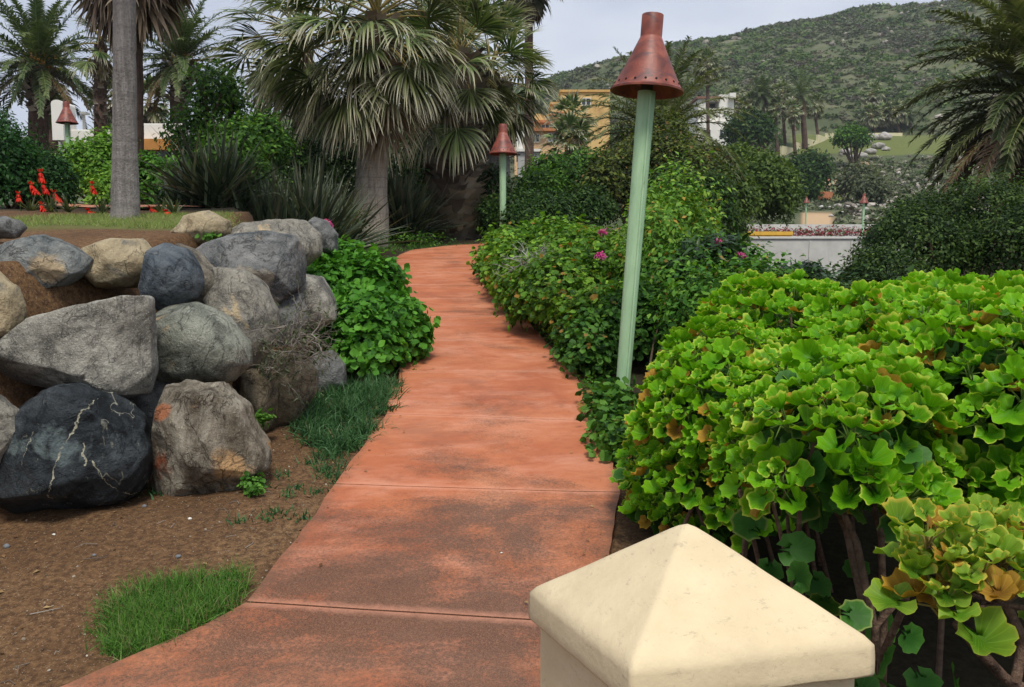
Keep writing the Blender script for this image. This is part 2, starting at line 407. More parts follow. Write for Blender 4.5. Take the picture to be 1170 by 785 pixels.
# path outline (left/right photo pixels on the near ground)
PL = [(-190, 900), (100, 785), (200, 738), (283, 697), (336, 625), (385, 560), (415, 516), (440, 478), (456, 430), (468, 385), (468, 345), (460, 318), (451, 296), (470, 287.5), (515, 282), (566, 279.5)]
PR = [(700, 900), (702, 830), (697, 775), (693, 722), (699, 640), (704, 570), (700, 528), (690, 487), (655, 428), (614, 382), (577, 345), (549, 318), (543, 299), (552, 293), (574, 289), (600, 288)]
PLw = np.array([G(*q) for q in PL]); PRw = np.array([G(*q) for q in PR])
PLw = np.vstack([PLw[0] + [-.5, -1.5, -1.5 * SLOPE], PLw]); PRw = np.vstack([PRw[0] + [0, -1.5, -1.5 * SLOPE], PRw])
poly = np.vstack([PLw, PRw[::-1]])[:, :2]
def in_path(x, y, grow=0.0):
    inside = np.zeros(np.shape(x), bool); n = len(poly)
    c = poly.mean(0)
    for i in range(n):
        x1, y1 = poly[i]; x2, y2 = poly[(i + 1) % n]
        cond = ((y1 > y) != (y2 > y)) & (x < (x2 - x1) * (y - y1) / (y2 - y1 + 1e-12) + x1)
        inside ^= cond
    return inside

# ground sheet: polar grid, dense near the camera
th = np.radians(np.concatenate([np.linspace(-180, -45, 60)[:-1], np.linspace(-45, 45, 420)[:-1], np.linspace(45, 180, 60)]))
rr = np.concatenate([np.linspace(.02, 1.4, 8)[:-1], np.geomspace(1.4, 560, 420), np.geomspace(580, 900, 8)])
RR, TH = np.meshgrid(rr, th, indexing='ij')
X = RR * np.sin(TH); Y = RR * np.cos(TH); Z = terrain(X, Y)
Z = Z - .035 * in_path(X, Y)
nr_, nt_ = X.shape
gm = Msh(); i = (np.arange(nr_ - 1)[:, None] * nt_ + np.arange(nt_ - 1)[None]).reshape(-1)
Ux = X / np.maximum(Y, 1)
lawn = sstep(.315, .33, Ux) * (1 - sstep(.52, .56, Ux)) * sstep(148, 153, Y) * (1 - sstep(186, 190, Y))
lawn = np.maximum(lawn, sstep(.30, .31, Ux) * (1 - sstep(.42, .44, Ux)) * sstep(100, 104, Y) * (1 - sstep(128, 132, Y)) * .7)
sand = sstep(.335, .342, Ux) * (1 - sstep(.37, .378, Ux)) * sstep(62, 64, Y) * (1 - sstep(80, 88, Y))
hillz = sstep(60, 66, Y)
wx_ = np.interp(Y, WLY, WLX)
bedg = sstep(.3, .8, wx_ - X) * sstep(-4.6, -4.1, X) * .8 * sstep(6.2, 6.9, Y) * (1 - sstep(8.6, 9.0, Y))
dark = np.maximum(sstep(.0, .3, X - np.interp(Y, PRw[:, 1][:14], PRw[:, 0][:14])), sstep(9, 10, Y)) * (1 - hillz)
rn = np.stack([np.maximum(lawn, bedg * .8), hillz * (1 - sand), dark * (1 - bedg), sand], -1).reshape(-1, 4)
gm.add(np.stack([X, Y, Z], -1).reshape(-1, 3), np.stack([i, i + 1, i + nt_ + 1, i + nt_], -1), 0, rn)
t = NT('ground_soil'); o = t.obj(); at = t.n('Attribute', attribute_name='rnd'); sp = t.n('SeparateColor', [at]).node
n1 = t.noise(o, 1.6, 6, .6); n2 = t.noise(o, 38, 5, .75); n3 = t.noise(o, 130, 2, .6)
c = t.ramp(n1, [(.3, (.135, .072, .032)), (.55, (.24, .135, .062)), (.75, (.33, .205, .10))])
c = t.mix(t.mr(n2, .4, .66, .0, .75), (.07, .038, .02), c)
c = t.mix(t.mr(n3, .62, .7, 0, .6), c, (.36, .27, .18))
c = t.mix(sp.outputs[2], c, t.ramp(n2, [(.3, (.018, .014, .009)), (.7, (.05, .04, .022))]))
scrub = t.ramp(t.noise(o, .09, 7, .68), [(.3, (.045, .06, .03)), (.48, (.075, .09, .045)), (.6, (.12, .125, .07)), (.75, (.21, .18, .13))])
c = t.mix(sp.outputs[1], c, scrub)
gr = t.ramp(t.noise(o, 3, 7, .75), [(.3, (.13, .09, .04)), (.45, (.10, .12, .035)), (.62, (.13, .16, .045)), (.75, (.20, .17, .08))])
c = t.mix(t.mr(sp.outputs[0], .3, .7), c, gr)
c = t.mix(at.node.outputs['Alpha'], c, (.42, .29, .17))
GROUND_MAT = t.pbr(c, .95, t.math('ADD', n2, t.math('MULTIPLY', n3, .4)), .55, .02, .15)
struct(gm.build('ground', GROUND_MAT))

# ------------------------------------------------------------------ path slabs
def resample(A, s):
    d = np.concatenate([[0], np.cumsum(np.linalg.norm(np.diff((PLw + PRw) / 2, axis=0), axis=1))])
    return np.stack([np.interp(s, d, A[:, k]) for k in range(3)], -1), d
_, dd_ = resample(PLw, np.array([0.])); TOT = dd_[-1]
s_j0 = dd_[4]                                         # the dark joint near the pillar
joints = [s_j0 + k * 1.17 for k in range(-4, 16)]
joints = [q for q in joints if 0.05 < q < TOT - .1]
edges_ = [0.0] + joints + [TOT]
pm = Msh(); rp_ = np.random.RandomState(4)
for a, b in zip(edges_[:-1], edges_[1:]):
    gap_ = .0035 if abs(b - s_j0) > .3 and abs(a - s_j0) > .3 else .005
    s = np.linspace(a + gap_, b - gap_, 14); A, _ = resample(PLw, s); B, _ = resample(PRw, s)
    q = np.linspace(0, 1, 13); top = A[:, None] * (1 - q)[None, :, None] + B[:, None] * q[None, :, None]
    wob = fbm(np.stack([s * 3, s * 0 + 1, s * 0], -1), 2, 4) * .035
    top[:, 0, 0] += wob; top[:, -1, 0] += fbm(np.stack([s * 3, s * 0 + 9, s * 0], -1), 3, 4) * .03
    top[..., 2] = SLOPE * top[..., 1] + .03 + fbm(np.stack([top[..., 0], top[..., 1], top[..., 0] * 0], -1) * .9, 11, 3) * .008
    ns, nq = len(s), len(q); u_ = np.broadcast_to(q[None], (ns, nq)); v_ = np.broadcast_to(((s - a) / (b - a))[:, None], (ns, nq)); V_ = np.broadcast_to(s[:, None], (ns, nq))
    rn = np.stack([u_, v_, V_ / 20, V_ * 0 + rp_.rand()], -1).reshape(-1, 4)
    i = (np.arange(ns - 1)[:, None] * nq + np.arange(nq - 1)[None]).reshape(-1)
    pm.add(top.reshape(-1, 3), np.stack([i, i + 1, i + nq + 1, i + nq], -1), 0, rn)
    ring = np.concatenate([top[0], top[1:, -1], top[-1, -2::-1], top[-2:0:-1, 0]]); low = ring - [0, 0, .14]; n = len(ring)
    j = np.arange(n); pm.add(np.vstack([ring, low]), np.stack([j, j + n, (j + 1) % n + n, (j + 1) % n], -1), 0, np.tile([[.5, .5, .1, .5]], (2 * n, 1)))
t = NT('terracotta_concrete'); o = t.obj(); at = t.n('Attribute', attribute_name='rnd'); sp = t.n('SeparateColor', [at]).node
yv = t.n('SeparateXYZ', [o], out=1); xv = t.n('SeparateXYZ', [o], out=0)
n1 = t.noise(o, 1.3, 6, .62, .5); n2 = t.noise(o, 22, 5, .7); n3 = t.noise(o, 160, 3, .7)
c = t.ramp(n1, [(.3, (.34, .09, .036)), (.5, (.43, .135, .055)), (.7, (.51, .20, .10))])
sm = t.noise(t.scl(o, (1, 1.9, 1)), 2.0, 8, .72, .4)
c = t.mix(t.mr(sm, .46, .70, 0, .75), c, (.56, .25, .155))
c = t.mix(t.mr(t.noise(t.n('Mapping', {'Vector': o, 'Location': (4, 2, 0), 'Scale': (1, 1.4, 1)}), 5.5, 7, .7, .3), .52, .68, 0, .45), c, (.26, .075, .035))
c = t.mix(t.mr(t.noise(t.scl(o, (.9, 1.7, 1)), 1.2, 7, .7, .5), .54, .68, 0, .5), c, (.24, .08, .045))
bias = t.math('ADD', t.mr(yv, 1.2, 2.6, .2, .19), t.mr(yv, 3.7, 4.4, 0, -.25))
bias = t.math('ADD', bias, t.mr(t.math('ABSOLUTE', t.math('SUBTRACT', sp.outputs[0], .58)), .15, .5, .0, -.13))
stn = t.math('ADD', t.noise(t.scl(o, (1, 1.5, 1)), 1.5, 8, .68, .4), bias)
gritty = t.mr(t.math('ADD', stn, t.math('MULTIPLY', t.math('SUBTRACT', t.noise(o, 75, 4, .75), .5), .55)), .46, .70, 0, .85)
c = t.mix(gritty, c, t.ramp(t.noise(o, 210, 3, .85), [(.36, (.02, .013, .009)), (.5, (.08, .043, .026)), (.62, (.21, .115, .065))]))
gl = t.math('MULTIPLY', t.mr(yv, 1.7, 2.75, 1, 0), .65); c = t.mix(t.math('MULTIPLY', gl, t.mr(n1, .3, .55)), c, t.mix(n3, (.12, .068, .042), (.27, .17, .115)))
jv = t.math('ABSOLUTE', t.math('SUBTRACT', sp.outputs[1], .5)); jl = t.mr(t.math('ADD', jv, t.math('MULTIPLY', t.math('SUBTRACT', n2, .5), .05)), .46, .495, 0, .5)
c = t.mix(jl, c, (.6, .27, .17))
eu = t.math('ABSOLUTE', t.math('SUBTRACT', sp.outputs[0], .5)); c = t.mix(t.mr(t.math('ADD', eu, t.math('MULTIPLY', t.math('SUBTRACT', n2, .5), .12)), .46, .5, 0, .5), c, (.16, .08, .045))
c = t.mix(t.mr(n3, .6, .72, 0, .5), c, (.10, .045, .03))
rg = t.mr(stn, .55, .7, .72, .5)
struct(pm.build('path', t.pbr(c, rg, t.math('ADD', n2, t.math('MULTIPLY', n3, .35)), .35, .008, .35)))

# ------------------------------------------------------------------ bridge, buildings
WALLM = plain('bridge_concrete', (.50, .49, .45), .85, .14, 1.2, .3, stain=(.2, .19, .165))
ARCHD = plain('arch_shadow_wall', (.10, .095, .085), .9)  # near-black wall colour paints in the shade inside the arches
YEL = plain('yellow_paint', (.62, .36, .05), .6, .15, 3)
ROADM = plain('road_concrete', (.33, .32, .30), .9, .1, 1)
def bx_px(x0, y0, x1, y1, Y, depth):                      # box whose front face covers that pixel rectangle at distance Y
    a = P(x0, y0, Y); b = P(x1, y1, Y)
    return [(a[0] + b[0]) / 2, Y + depth / 2, (a[2] + b[2]) / 2], [abs(b[0] - a[0]), depth, abs(a[2] - b[2])]
bY = 45.0; zt = P(900, 273, bY)[2]; xL = P(790, 270, bY)[0]; xR = P(1090, 270, bY)[0]
br = root('bridge', ((xL + xR) / 2, bY, tz(20, bY)), 'pale grey concrete arched bridge crossing the ravine behind the hedges', 'bridge')
zb = -1.2; spring = P(900, 330, bY)[2]; crown = P(900, 299, bY)[2]
aw = 2.9; pier = .55; xs0 = P(851, 300, bY)[0] - aw * 2.62
m = Msh(); M_in = Msh()
x = xs0; segs = []
while x < xR: segs.append(x); x += aw + pier * .35
prev = xL
for x in segs:
    x0, x1 = x, min(x + aw, xR)
    if x0 < xL: continue
    if x0 > prev: m.box([(prev + x0) / 2, bY + .25, (zb + crown) / 2], [x0 - prev, .5, crown - zb])
    n = 14; a = np.linspace(math.pi, 0, n); ax_ = (x0 + x1) / 2 + np.cos(a) * (x1 - x0) / 2; az = spring + np.sin(a) * (crown - .01 - spring)
    v = []; 
    for yy in (bY, bY + .5):
        for q in range(n): v += [[ax_[q], yy, az[q]], [ax_[q], yy, crown]]
    f = []
    for q in range(n - 1):
        b = q * 2; f += [[b, b + 2, b + 3, b + 1], [b + n * 2, b + 1 + n * 2, b + 3 + n * 2, b + 2 + n * 2], [b, b + n * 2, b + 2 + n * 2, b + 2]]
    m.add(v, f); prev = x1
m.box([(prev + xR) / 2, bY + .25, (zb + crown) / 2], [max(.05, xR - prev), .5, crown - zb])
m.box([(xL + xR) / 2, bY + .25, (crown + zt) / 2], [xR - xL, .5, zt - crown])
for xx in (P(845, 0, bY)[0], P(935, 0, bY)[0], P(984, 0, bY)[0]):       # pour joints and pilaster strips
    m.box([xx, bY - .02, (crown + zt) / 2 - .05], [.12, .06, zt - crown - .1])
m.build('parapet_wall', WALLM, br, smooth=False)
m = Msh(); m.box([(xL + xR) / 2, bY + .3, zt + .06], [xR - xL + .1, .75, .12]); bevel(m.build('coping', plain('coping_concrete', (.58, .57, .53), .85, .1, 2), br, smooth=False), .02)
m = Msh(); m.box([(xL + xR) / 2, bY + 5.2, (zb + crown + .2) / 2], [xR - xL, .4, crown + .2 - zb]); m.build('arch_shade_wall', ARCHD, br, smooth=False)
m = Msh(); m.box([(xL + xR) / 2, bY + 7.5, crown + .45], [xR - xL, 13.8, .35]); m.build('deck', ROADM, br, smooth=False)
zd = crown + .63
c, d = bx_px(848, 264.5, 906, 268.5, bY + 3, .5); m = Msh(); m.box(c, d); m.box([c[0], c[1], (c[2] + zd) / 2 - .05], [d[0], .3, c[2] - zd]); m.build('kerb_band', YEL, br, smooth=False)
c, d = bx_px(790, 258, 1060, 264, 58.5, .35); c[2] -= .7; d[2] += 1.6; m = Msh(); m.box(c, d); m.build('rear_parapet', WALLM, br, smooth=False)
# flowering strip on the deck
fm = Msh(); FL = leafmat('crimson_flower_leaf', (.10, .015, .02), (.26, .03, .05), (.38, .07, .10), dead=(.07, .11, .03), dead_amt=.3)
zf = P(900, 264, bY + 8)[2]
for xx in np.arange(xL + .4, xR, .55):
    cloud(fm, [[xx, bY + 8, zf - .35, .5, .5, .5]], 26, 6, .17, .12, LEAF, int(xx * 10) + 900, lower=0)
tag(fm.build('flower_strip', FL), kind='stuff')
fm = Msh(); fm.box([(xL + xR) / 2, bY + 8, (zd + zf - .3) / 2], [xR - xL, .9, abs(zf - .3 - zd)]); fm.build('flower_planter', ROADM, br, smooth=False)

OCH = plain('ochre_plaster', (.62, .43, .18), .9, .1, 1.5, stain=(.42, .25, .09)); PEACH = plain('peach_plaster', (.62, .40, .22), .9, .1, 1.5)
TERR = plain('terracotta_roof', (.42, .17, .07), .8, .2, 4); WHP = plain('white_plaster', (.70, .68, .62), .9, .06, 1); GLASS = plain('dark_window_glass', (.03, .04, .05), .15, .1, 2, spec=.6)
GRP = plain('grey_plaster', (.38, .38, .36), .9, .1, 1); WOODB = plain('orange_wood_beam', (.45, .20, .05), .7, .2, 3)
def bpart(name, rects, mat, parent, bv=0):
    m = Msh()
    for (x0, y0, x1, y1, Y, dp) in rects: m.box(*bx_px(x0, y0, x1, y1, Y, dp))
    ob = m.build(name, mat, parent, smooth=False)
    if bv: bevel(ob, bv)
    return ob
def window(x0, y0, x1, y1, Y, parent, fm_=None):
    fr = Msh(); c, d = bx_px(x0, y0, x1, y1, Y, .12); c[1] -= .06; f_ = .07
    for sx in (-1, 1): fr.box([c[0] + sx * (d[0] / 2 - f_ / 2), c[1] - .03, c[2]], [f_, .18, d[2]])
    for sz in (-1, 1): fr.box([c[0], c[1] - .03, c[2] + sz * (d[2] / 2 - f_ / 2)], [d[0] - 2 * f_, .18, f_])
    fr.box([c[0], c[1] - .02, c[2]], [.08, .12, d[2] - 2 * f_])
    wobj = fr.build('window', fm_ or WHP, parent, smooth=False)
    g = Msh(); g.box([c[0], c[1] + .02, c[2]], [d[0] - .02, .08, d[2] - .02])
    g.build('pane', GLASS, parent=None, smooth=False, origin=np.array(parent.location))
    gl = bpy.data.objects['pane'] if False else COL.objects[-1]
    gl.parent = wobj; gl.location = (0, 0, 0)
    return wobj
# ochre hotel terraces
b = root('hotel_building', [*P(660, 190, 88)[:2], 4], 'stepped ochre hotel terraces with dark windows below the hill, left of the tall lamp', 'building')
bpart('wall', [(641, 104, 696, 200, 88, 9), (630, 118, 641.5, 200, 87.5, 8), (611, 130, 645, 200, 84, 6)], OCH, b)
bpart('lower_wall', [(604, 148, 648, 200, 78, 6), (588, 165, 604, 200, 77, 5)], PEACH, b)
bpart('parapet', [(639.5, 102.4, 697, 105, 87.8, 9.3), (628.5, 116.5, 642, 119, 87.2, 8.3)], plain('parapet_plaster', (.55, .33, .11), .9), b)
bpart('roof', [(628, 127.5, 650, 131, 83.4, 6.6), (607, 137, 634, 140, 83.2, 1), (602, 146, 650, 149.5, 77.3, 6.6)], TERR, b)
for q in ((646, 111, 657, 121, 88), (664, 112, 675, 121, 88), (618, 141.5, 628, 147, 84), (634, 141, 643, 147, 84), (607, 153, 617, 163, 78), (626, 152, 635, 162, 78)): window(*q, b)
b = root('villa', [*P(610, 200, 60)[:2], 3], 'grey and white plaster villa with sloping parapet behind the far lamp', 'building')
bpart('wall', [(592, 171, 617, 205, 60, 6)], GRP, b); bpart('side_wall', [(616, 177, 668, 205, 61.5, 5)], WHP, b)
bpart('tower_wall', [(590, 150, 599, 171.5, 60.5, 4)], WHP, b)
bpart('roof', [(614, 179, 652, 183, 60.8, 6.4)], TERR, b); bpart('parapet', [(590.5, 170, 618, 173, 59.8, 6.3), (615, 176, 669, 178, 61.2, 5.4)], WHP, b)
window(607, 187, 612, 197, 60, b); window(623, 186, 632, 197, 61.5, b)
# white house under the hill
b = root('white_house', [*P(815, 170, 150)[:2], 17], 'white flat roofed house with recessed balcony at foot of hill', 'house')
bpart('wall', [(798, 112, 806, 140, 150, 8), (822, 108, 838, 140, 150, 8), (806, 124, 822, 140, 150, 8), (806, 112, 822, 115, 150, 8), (798, 140, 842, 166, 148, 10)], WHP, b)
bpart('recess_wall', [(806, 115, 822, 124, 153, 4)], GLASS, b)
bpart('roof', [(796, 110, 824, 112.5, 149.5, 9)], plain('brown_roof_edge', (.2, .1, .07), .8), b)
bpart('chimney', [(834, 106, 841, 112, 149, 2)], WHP, b); window(826, 126, 833, 134, 150, b); window(803, 148, 812, 157, 148, b); window(822, 148, 830, 157, 148, b)
# white house on the left
b = root('white_bungalow', [*P(130, 200, 30)[:2], 3], 'white low house with rounded chimney and orange beam behind the palms', 'house')
bpart('wall', [(66, 148, 128, 200, 30, 4), (128, 141, 215, 160, 30.6, 4), (160, 168, 215, 200, 32, 2)], WHP, b, .03)
bpart('beam', [(152, 158.5, 202, 171, 30.2, .5)], WOODB, b)
bpart('post', [(153, 170, 157, 200, 30.3, .3)], WHP, b); bpart('post', [(196, 170, 200, 200, 30.3, .3)], WHP, b)
bpart('window_opening', [(157, 171, 196, 186, 31.9, .2)], GLASS, b)
m = Msh(); c, d = bx_px(58, 118, 73, 160, 29.5, .9); m.box(c, d)
n = 12; a = np.linspace(0, math.pi, n); v = []
for yy in (c[1] - d[1] / 2, c[1] + d[1] / 2):
    for q in a: v.append([c[0] + math.cos(q) * d[0] / 2, yy, c[2] + d[2] / 2 + math.sin(q) * .12])
f = [[q, q + 1, q + 1 + n, q + n] for q in range(n - 1)]; m.add(v, f); m.add(v[:n], [list(range(n))]); m.add(v[n:], [list(range(n))[::-1]])
m.build('chimney', WHP, b, smooth=False)
bpart('roof_pipe', [(91, 127.5, 98, 130, 30.2, .3), (93.5, 130, 95, 148, 30.3, .2)], GRP, b)

# ------------------------------------------------------------------ boulders of the dry stone wall
def boulder(label, outl, Y, mat, seed, dep=.45, sub=5, ncut=7, pw=2.6, sharp=.80, rough=.05, front=None, yoff=0):
    pts = np.array([P(a, b, Y)[[0, 2]] for a, b in outl]); c = (pts.min(0) + pts.max(0)) / 2
    q = pts - c; an = np.arctan2(q[:, 1], q[:, 0]); o_ = np.argsort(an); an = an[o_]; q = q[o_]
    tt = np.linspace(-math.pi, math.pi, 361)
    R = np.zeros(361)                                      # exact polygon radius along each direction
    n = len(q)
    for k in range(n):
        p0, p1 = q[k], q[(k + 1) % n]; e = p1 - p0
        dx, dz = np.cos(tt), np.sin(tt); den = dx * e[1] - dz * e[0]
        with np.errstate(all='ignore'):
            s = (p0[0] * e[1] - p0[1] * e[0]) / den; u = (p0[0] * dz - p0[1] * dx) / den
        ok = (u >= -1e-6) & (u <= 1 + 1e-6) & (s > 0); R = np.where(ok, np.maximum(R, s), R)
    R[R == 0] = R[R > 0].mean()
    kk = np.array([1, 2, 3, 2, 1.]); kk /= kk.sum(); Rp = np.concatenate([R[-7:-1], R, R[1:7]]); 
    Rp = np.convolve(Rp, kk, 'same')
    R = Rp[6:-6]
    bm = bmesh.new(); bmesh.ops.create_icosphere(bm, subdivisions=sub, radius=1); d = np.array([v.co[:] for v in bm.verts]); F_ = np.array([[v.index for v in f.verts] for f in bm.faces]); bm.free()
    wdt = pts[:, 0].max() - pts[:, 0].min(); hgt = pts[:, 1].max() - pts[:, 1].min(); D = dep * (wdt + hgt) / 2
    a_ = np.arctan2(d[:, 2], d[:, 0]); rad = np.interp(a_, tt, R)
    s = (1 - np.abs(d[:, 1]) ** pw) ** (1 / pw)
    p = np.stack([np.cos(a_) * rad * s, d[:, 1] * D, np.sin(a_) * rad * s], -1)
    r_ = np.random.RandomState(seed); Sc = np.array([wdt / 2, D, hgt / 2]); pn = p / Sc
    cuts = list(front or [])
    for k in range(int(ncut * 2.2) if ncut > 3 else ncut + 2):
        nn = nrm(r_.normal(size=3) * [1, 1, 1]); nn[1] = -abs(nn[1]) if r_.rand() < .8 else nn[1]
        cuts.append((*nn, sharp - (.05 if ncut > 3 else 0) + .17 * r_.rand()))
    for cx_, cy_, cz_, t_ in cuts:
        nn = nrm(np.array([cx_, cy_, cz_])); e = np.maximum(pn @ nn - t_, 0); pn = pn - nn * e[:, None] * .93
    p = pn * Sc; L = (wdt + hgt) / 2
    dn = nrm(p); p = p + dn * (fbm(p / L * 3.2 + seed, seed, 5) * rough * L * 1.3 + np.abs(fbm(p / L * 8 + seed, seed + 5, 4)) * -rough * .5 * L)[:, None]
    m = Msh(); m.add(p + [c[0], Y + yoff, c[1]], F_)
    ob = m.build('boulder', mat, origin=[c[0], Y + yoff, c[1]])
    return tag(ob, label, 'boulder', 'boulders stacked in the rough stone retaining wall')
GB = rockmat('rock_blue_grey', (.06, .07, .075), (.15, .17, .17), (.33, .33, .30), 2.2, .4, patch=(.42, .30, .17), patch_thr=.64, patch_sc=2.0, off=1, blobs=[((.17, -.2, -.02), .12, (.40, .30, .18))])
TAN = rockmat('rock_yellow_tan', (.20, .15, .09), (.40, .31, .18), (.52, .44, .29), 2.6, .3, patch=(.15, .15, .14), patch_thr=.6, patch_sc=3.4, off=2)
DB = rockmat('rock_dark_blue', (.025, .035, .045), (.06, .08, .10), (.17, .19, .20), 2.5, .3, off=3)
BR = rockmat('rock_brown_grey', (.07, .062, .05), (.19, .165, .13), (.33, .29, .22), 2.6, .5, patch=(.27, .19, .11), patch_thr=.58, off=4)
GR = rockmat('rock_granite', (.11, .105, .09), (.25, .24, .205), (.42, .40, .34), 3.0, .8, off=5, bs=.4, patch=(.10, .095, .09), patch_thr=.57, patch_sc=1.6)
BLK = rockmat('rock_black_veined', (.008, .011, .014), (.025, .032, .038), (.085, .10, .11), 2.4, .18, vein=(.42, .41, .32), vein_thr=.0035, off=6.2, bs=.8, patch=(.12, .15, .15), patch_thr=.6, patch_sc=3.5, crack=.3, lines=[(.30, .07, -.14, .27, .0032), (.35, -.10, .02, .16, .0018), (-.35, .20, -.24, .02, .002), (.5, -.28, -.12, 0, .0018), (.1, .16, .0, .1, .003)])
ORG = rockmat('rock_tan_rust', (.10, .075, .05), (.25, .21, .15), (.50, .46, .37), 2.4, .35, patch=(.52, .30, .13), patch_thr=.60, patch_sc=2.2, patch2=(.28, .07, .02), patch2_thr=.66, stretch=(1.5, 1, .55), off=7.5, bs=.8, blobs=[((.22, -.25, -.06), .13, (.50, .30, .14)), ((-.22, -.24, -.06), .13, (.24, .055, .015)), ((-.15, -.2, .22), .06, (.34, .12, .05))])
GN = rockmat('rock_green_grey', (.10, .11, .09), (.24, .25, .20), (.40, .40, .33), 2.0, .55, patch=(.16, .23, .20), patch_thr=.6, off=8, patch2=(.36, .27, .16), patch2_thr=.6)
GT = rockmat('rock_grey_tan', (.13, .125, .11), (.28, .27, .235), (.42, .38, .30), 2.2, .6, patch=(.44, .34, .20), patch_thr=.6, off=9)
BT = rockmat('rock_brown_dark', (.05, .04, .028), (.14, .11, .075), (.30, .25, .16), 2.0, .5, patch=(.34, .26, .12), patch_thr=.62, off=10)
GD = rockmat('rock_plain_grey', (.07, .072, .07), (.16, .165, .16), (.28, .28, .26), 2.4, .55, off=11)
B = boulder
B('black boulder with white veins at the foot of the wall, lower left', [(-10,500),(10,470),(30,450),(56,440),(81,437),(123,451),(157,470),(171,493),(175,532),(177,570),(157,599),(112,592),(75,604),(30,600),(0,572),(-15,540)], 3.85, BLK, 3, .42, 6, 9, 2.4, .78, .055, [(.9, -.75, .1, .72), (-.35, -.9, .1, .78), (0, -.5, -.9, .7)])
B('large angular pale granite boulder resting on the black veined boulder', [(165,337),(120,343),(95,349),(50,360),(22,383),(0,402),(-6,432),(40,441),(100,447),(130,446),(161,457),(169,425),(168,380)], 4.1, GR, 12, .42, 6, 3, 4.2, .86, .03, [(.15, -1, .12, .6), (-.3, -.6, -.75, .66), (.75, -.6, 0, .7)])
B('striped tan boulder with rust and orange patches beside the black boulder', [(165,440),(200,434),(225,437),(252,438),(280,463),(305,510),(306,534),(282,556),(240,580),(213,586),(182,574),(174,532),(166,480)], 4.15, ORG, 21, .45, 6, 4, 3.0, .88, .055, [(-.55, -.8, -.2, .74), (.5, -.8, .3, .78), (.2, -.7, -.7, .74)])
B('smooth rounded green grey boulder in the middle of the wall', [(169,369),(189,349),(224,345),(258,362),(286,394),(288,416),(268,437),(224,440),(184,437),(169,419)], 4.6, GN, 31, .5, 5, 2, 2.1, .92, .025)
B('tall speckled grey tan boulder between the rounded and the dark brown ones', [(239,307),(278,307),(303,324),(316,354),(314,389),(300,418),(284,430),(262,420),(245,380),(235,330)], 5.1, GT, 42, .5, 5, 3, 2.3, .88, .03)
B('small dark blue boulder below the yellow one', [(171,285),(189,276),(214,285),(229,310),(231,325),(224,340),(205,352),(184,360),(167,356),(162,329)], 4.75, DB, 55, .5, 5, 3, 2.2, .88, .03)
B('brown grey boulder wedged behind the dark blue one', [(180,279),(200,276),(222,284),(249,312),(262,337),(264,366),(230,372),(205,350),(190,310)], 5.1, BR, 61, .4, 5, 4, 2.4, .85, .03)
B('yellow tan flat topped boulder on the wall top', [(84,292),(119,275),(159,271),(172,288),(182,320),(171,333),(129,334),(95,326),(78,305)], 4.75, TAN, 72, .5, 5, 6, 2.8, .8, .035)
B('long blue grey boulder with tan face, top left of wall', [(-25,268),(30,264),(62,272),(84,284),(101,295),(94,312),(70,329),(38,341),(0,336),(-25,325)], 4.5, GB, 83, .45, 6, 7, 2.8, .78, .035)
B('big blue grey domed boulder high on the wall, above the dry twigs', [(219,290),(238,276),(263,267),(308,262),(338,268),(351,293),(350,322),(325,346),(300,352),(262,340),(225,312)], 5.7, rockmat('rock_slate', (.065, .075, .08), (.16, .17, .17), (.31, .30, .28), 2.1, .5, patch=(.30, .26, .20), patch_thr=.6, off=13), 94, .48, 6, 6, 2.6, .82, .03)
B('long pale tan rounded boulder behind the domed grey one', [(256,270),(278,254),(318,250),(348,252),(367,268),(368,290),(350,306),(300,298),(262,285)], 6.5, GT, 105, .45, 5, 2, 2.4, .9, .025)
B('pale tan boulder lying behind the yellow one on the soil', [(199,264),(214,246),(239,241),(262,252),(264,268),(240,280),(210,282),(192,275)], 6.3, TAN, 116, .5, 5, 4, 2.4, .82, .04)
B('small grey boulder at the far end of the wall top', [(343,250),(356,246),(375,252),(386,268),(385,290),(360,292),(345,272)], 7.1, GD, 127, .5, 5, 3)
B('round grey boulder half hidden by the leafy bush', [(345,312),(368,316),(383,342),(384,366),(362,378),(338,362),(328,339)], 6.1, GR, 138, .55, 5, 2, 2.2, .9, .02)
B('upright dark brown boulder under the dry twigs', [(313,402),(345,402),(361,424),(360,449),(345,480),(320,492),(300,475),(296,435)], 5.25, BT, 149, .5, 5, 3, 2.3, .88, .03)
B('low round grey boulder beside the path bush', [(358,404),(380,399),(394,417),(396,439),(380,455),(356,452),(350,425)], 5.95, GD, 151, .5, 5, 2, 2.2, .9, .02)
B('yellowish boulder cut by the left edge, above the granite one', [(-45,305),(-10,308),(14,328),(22,360),(20,386),(6,403),(-45,405)], 4.0, TAN, 163, .45, 5, 4)
B('grey brown boulder cut by the left edge beside the black one', [(-55,450),(-10,452),(12,470),(24,495),(22,515),(5,537),(-50,545)], 3.7, GT, 174, .5, 5, 4)
B('small grey stone on the soil at the far top left', [(-25,246),(0,246),(20,251),(27,260),(18,272),(-20,274)], 5.4, GD, 185, .5, 4, 4)
B('dark stone jammed between the black and the striped tan boulder', [(140,425),(175,420),(215,430),(215,470),(190,520),(160,500),(140,460)], 4.55, GD, 221, .5, 4, 4)
B('dark stone filling the gap behind the black boulder', [(0,432),(50,432),(72,470),(50,500),(5,490)], 4.3, GD, 196, .5, 4, 4)
B('brown stone filling the gap behind the tan striped boulder', [(270,420),(302,415),(318,450),(310,500),(285,500),(268,460)], 5.0, BT, 203, .5, 4, 4)
B('grey stone tucked under the domed boulder', [(300,335),(345,335),(352,365),(335,400),(312,395)], 5.75, GD, 214, .5, 4, 4)

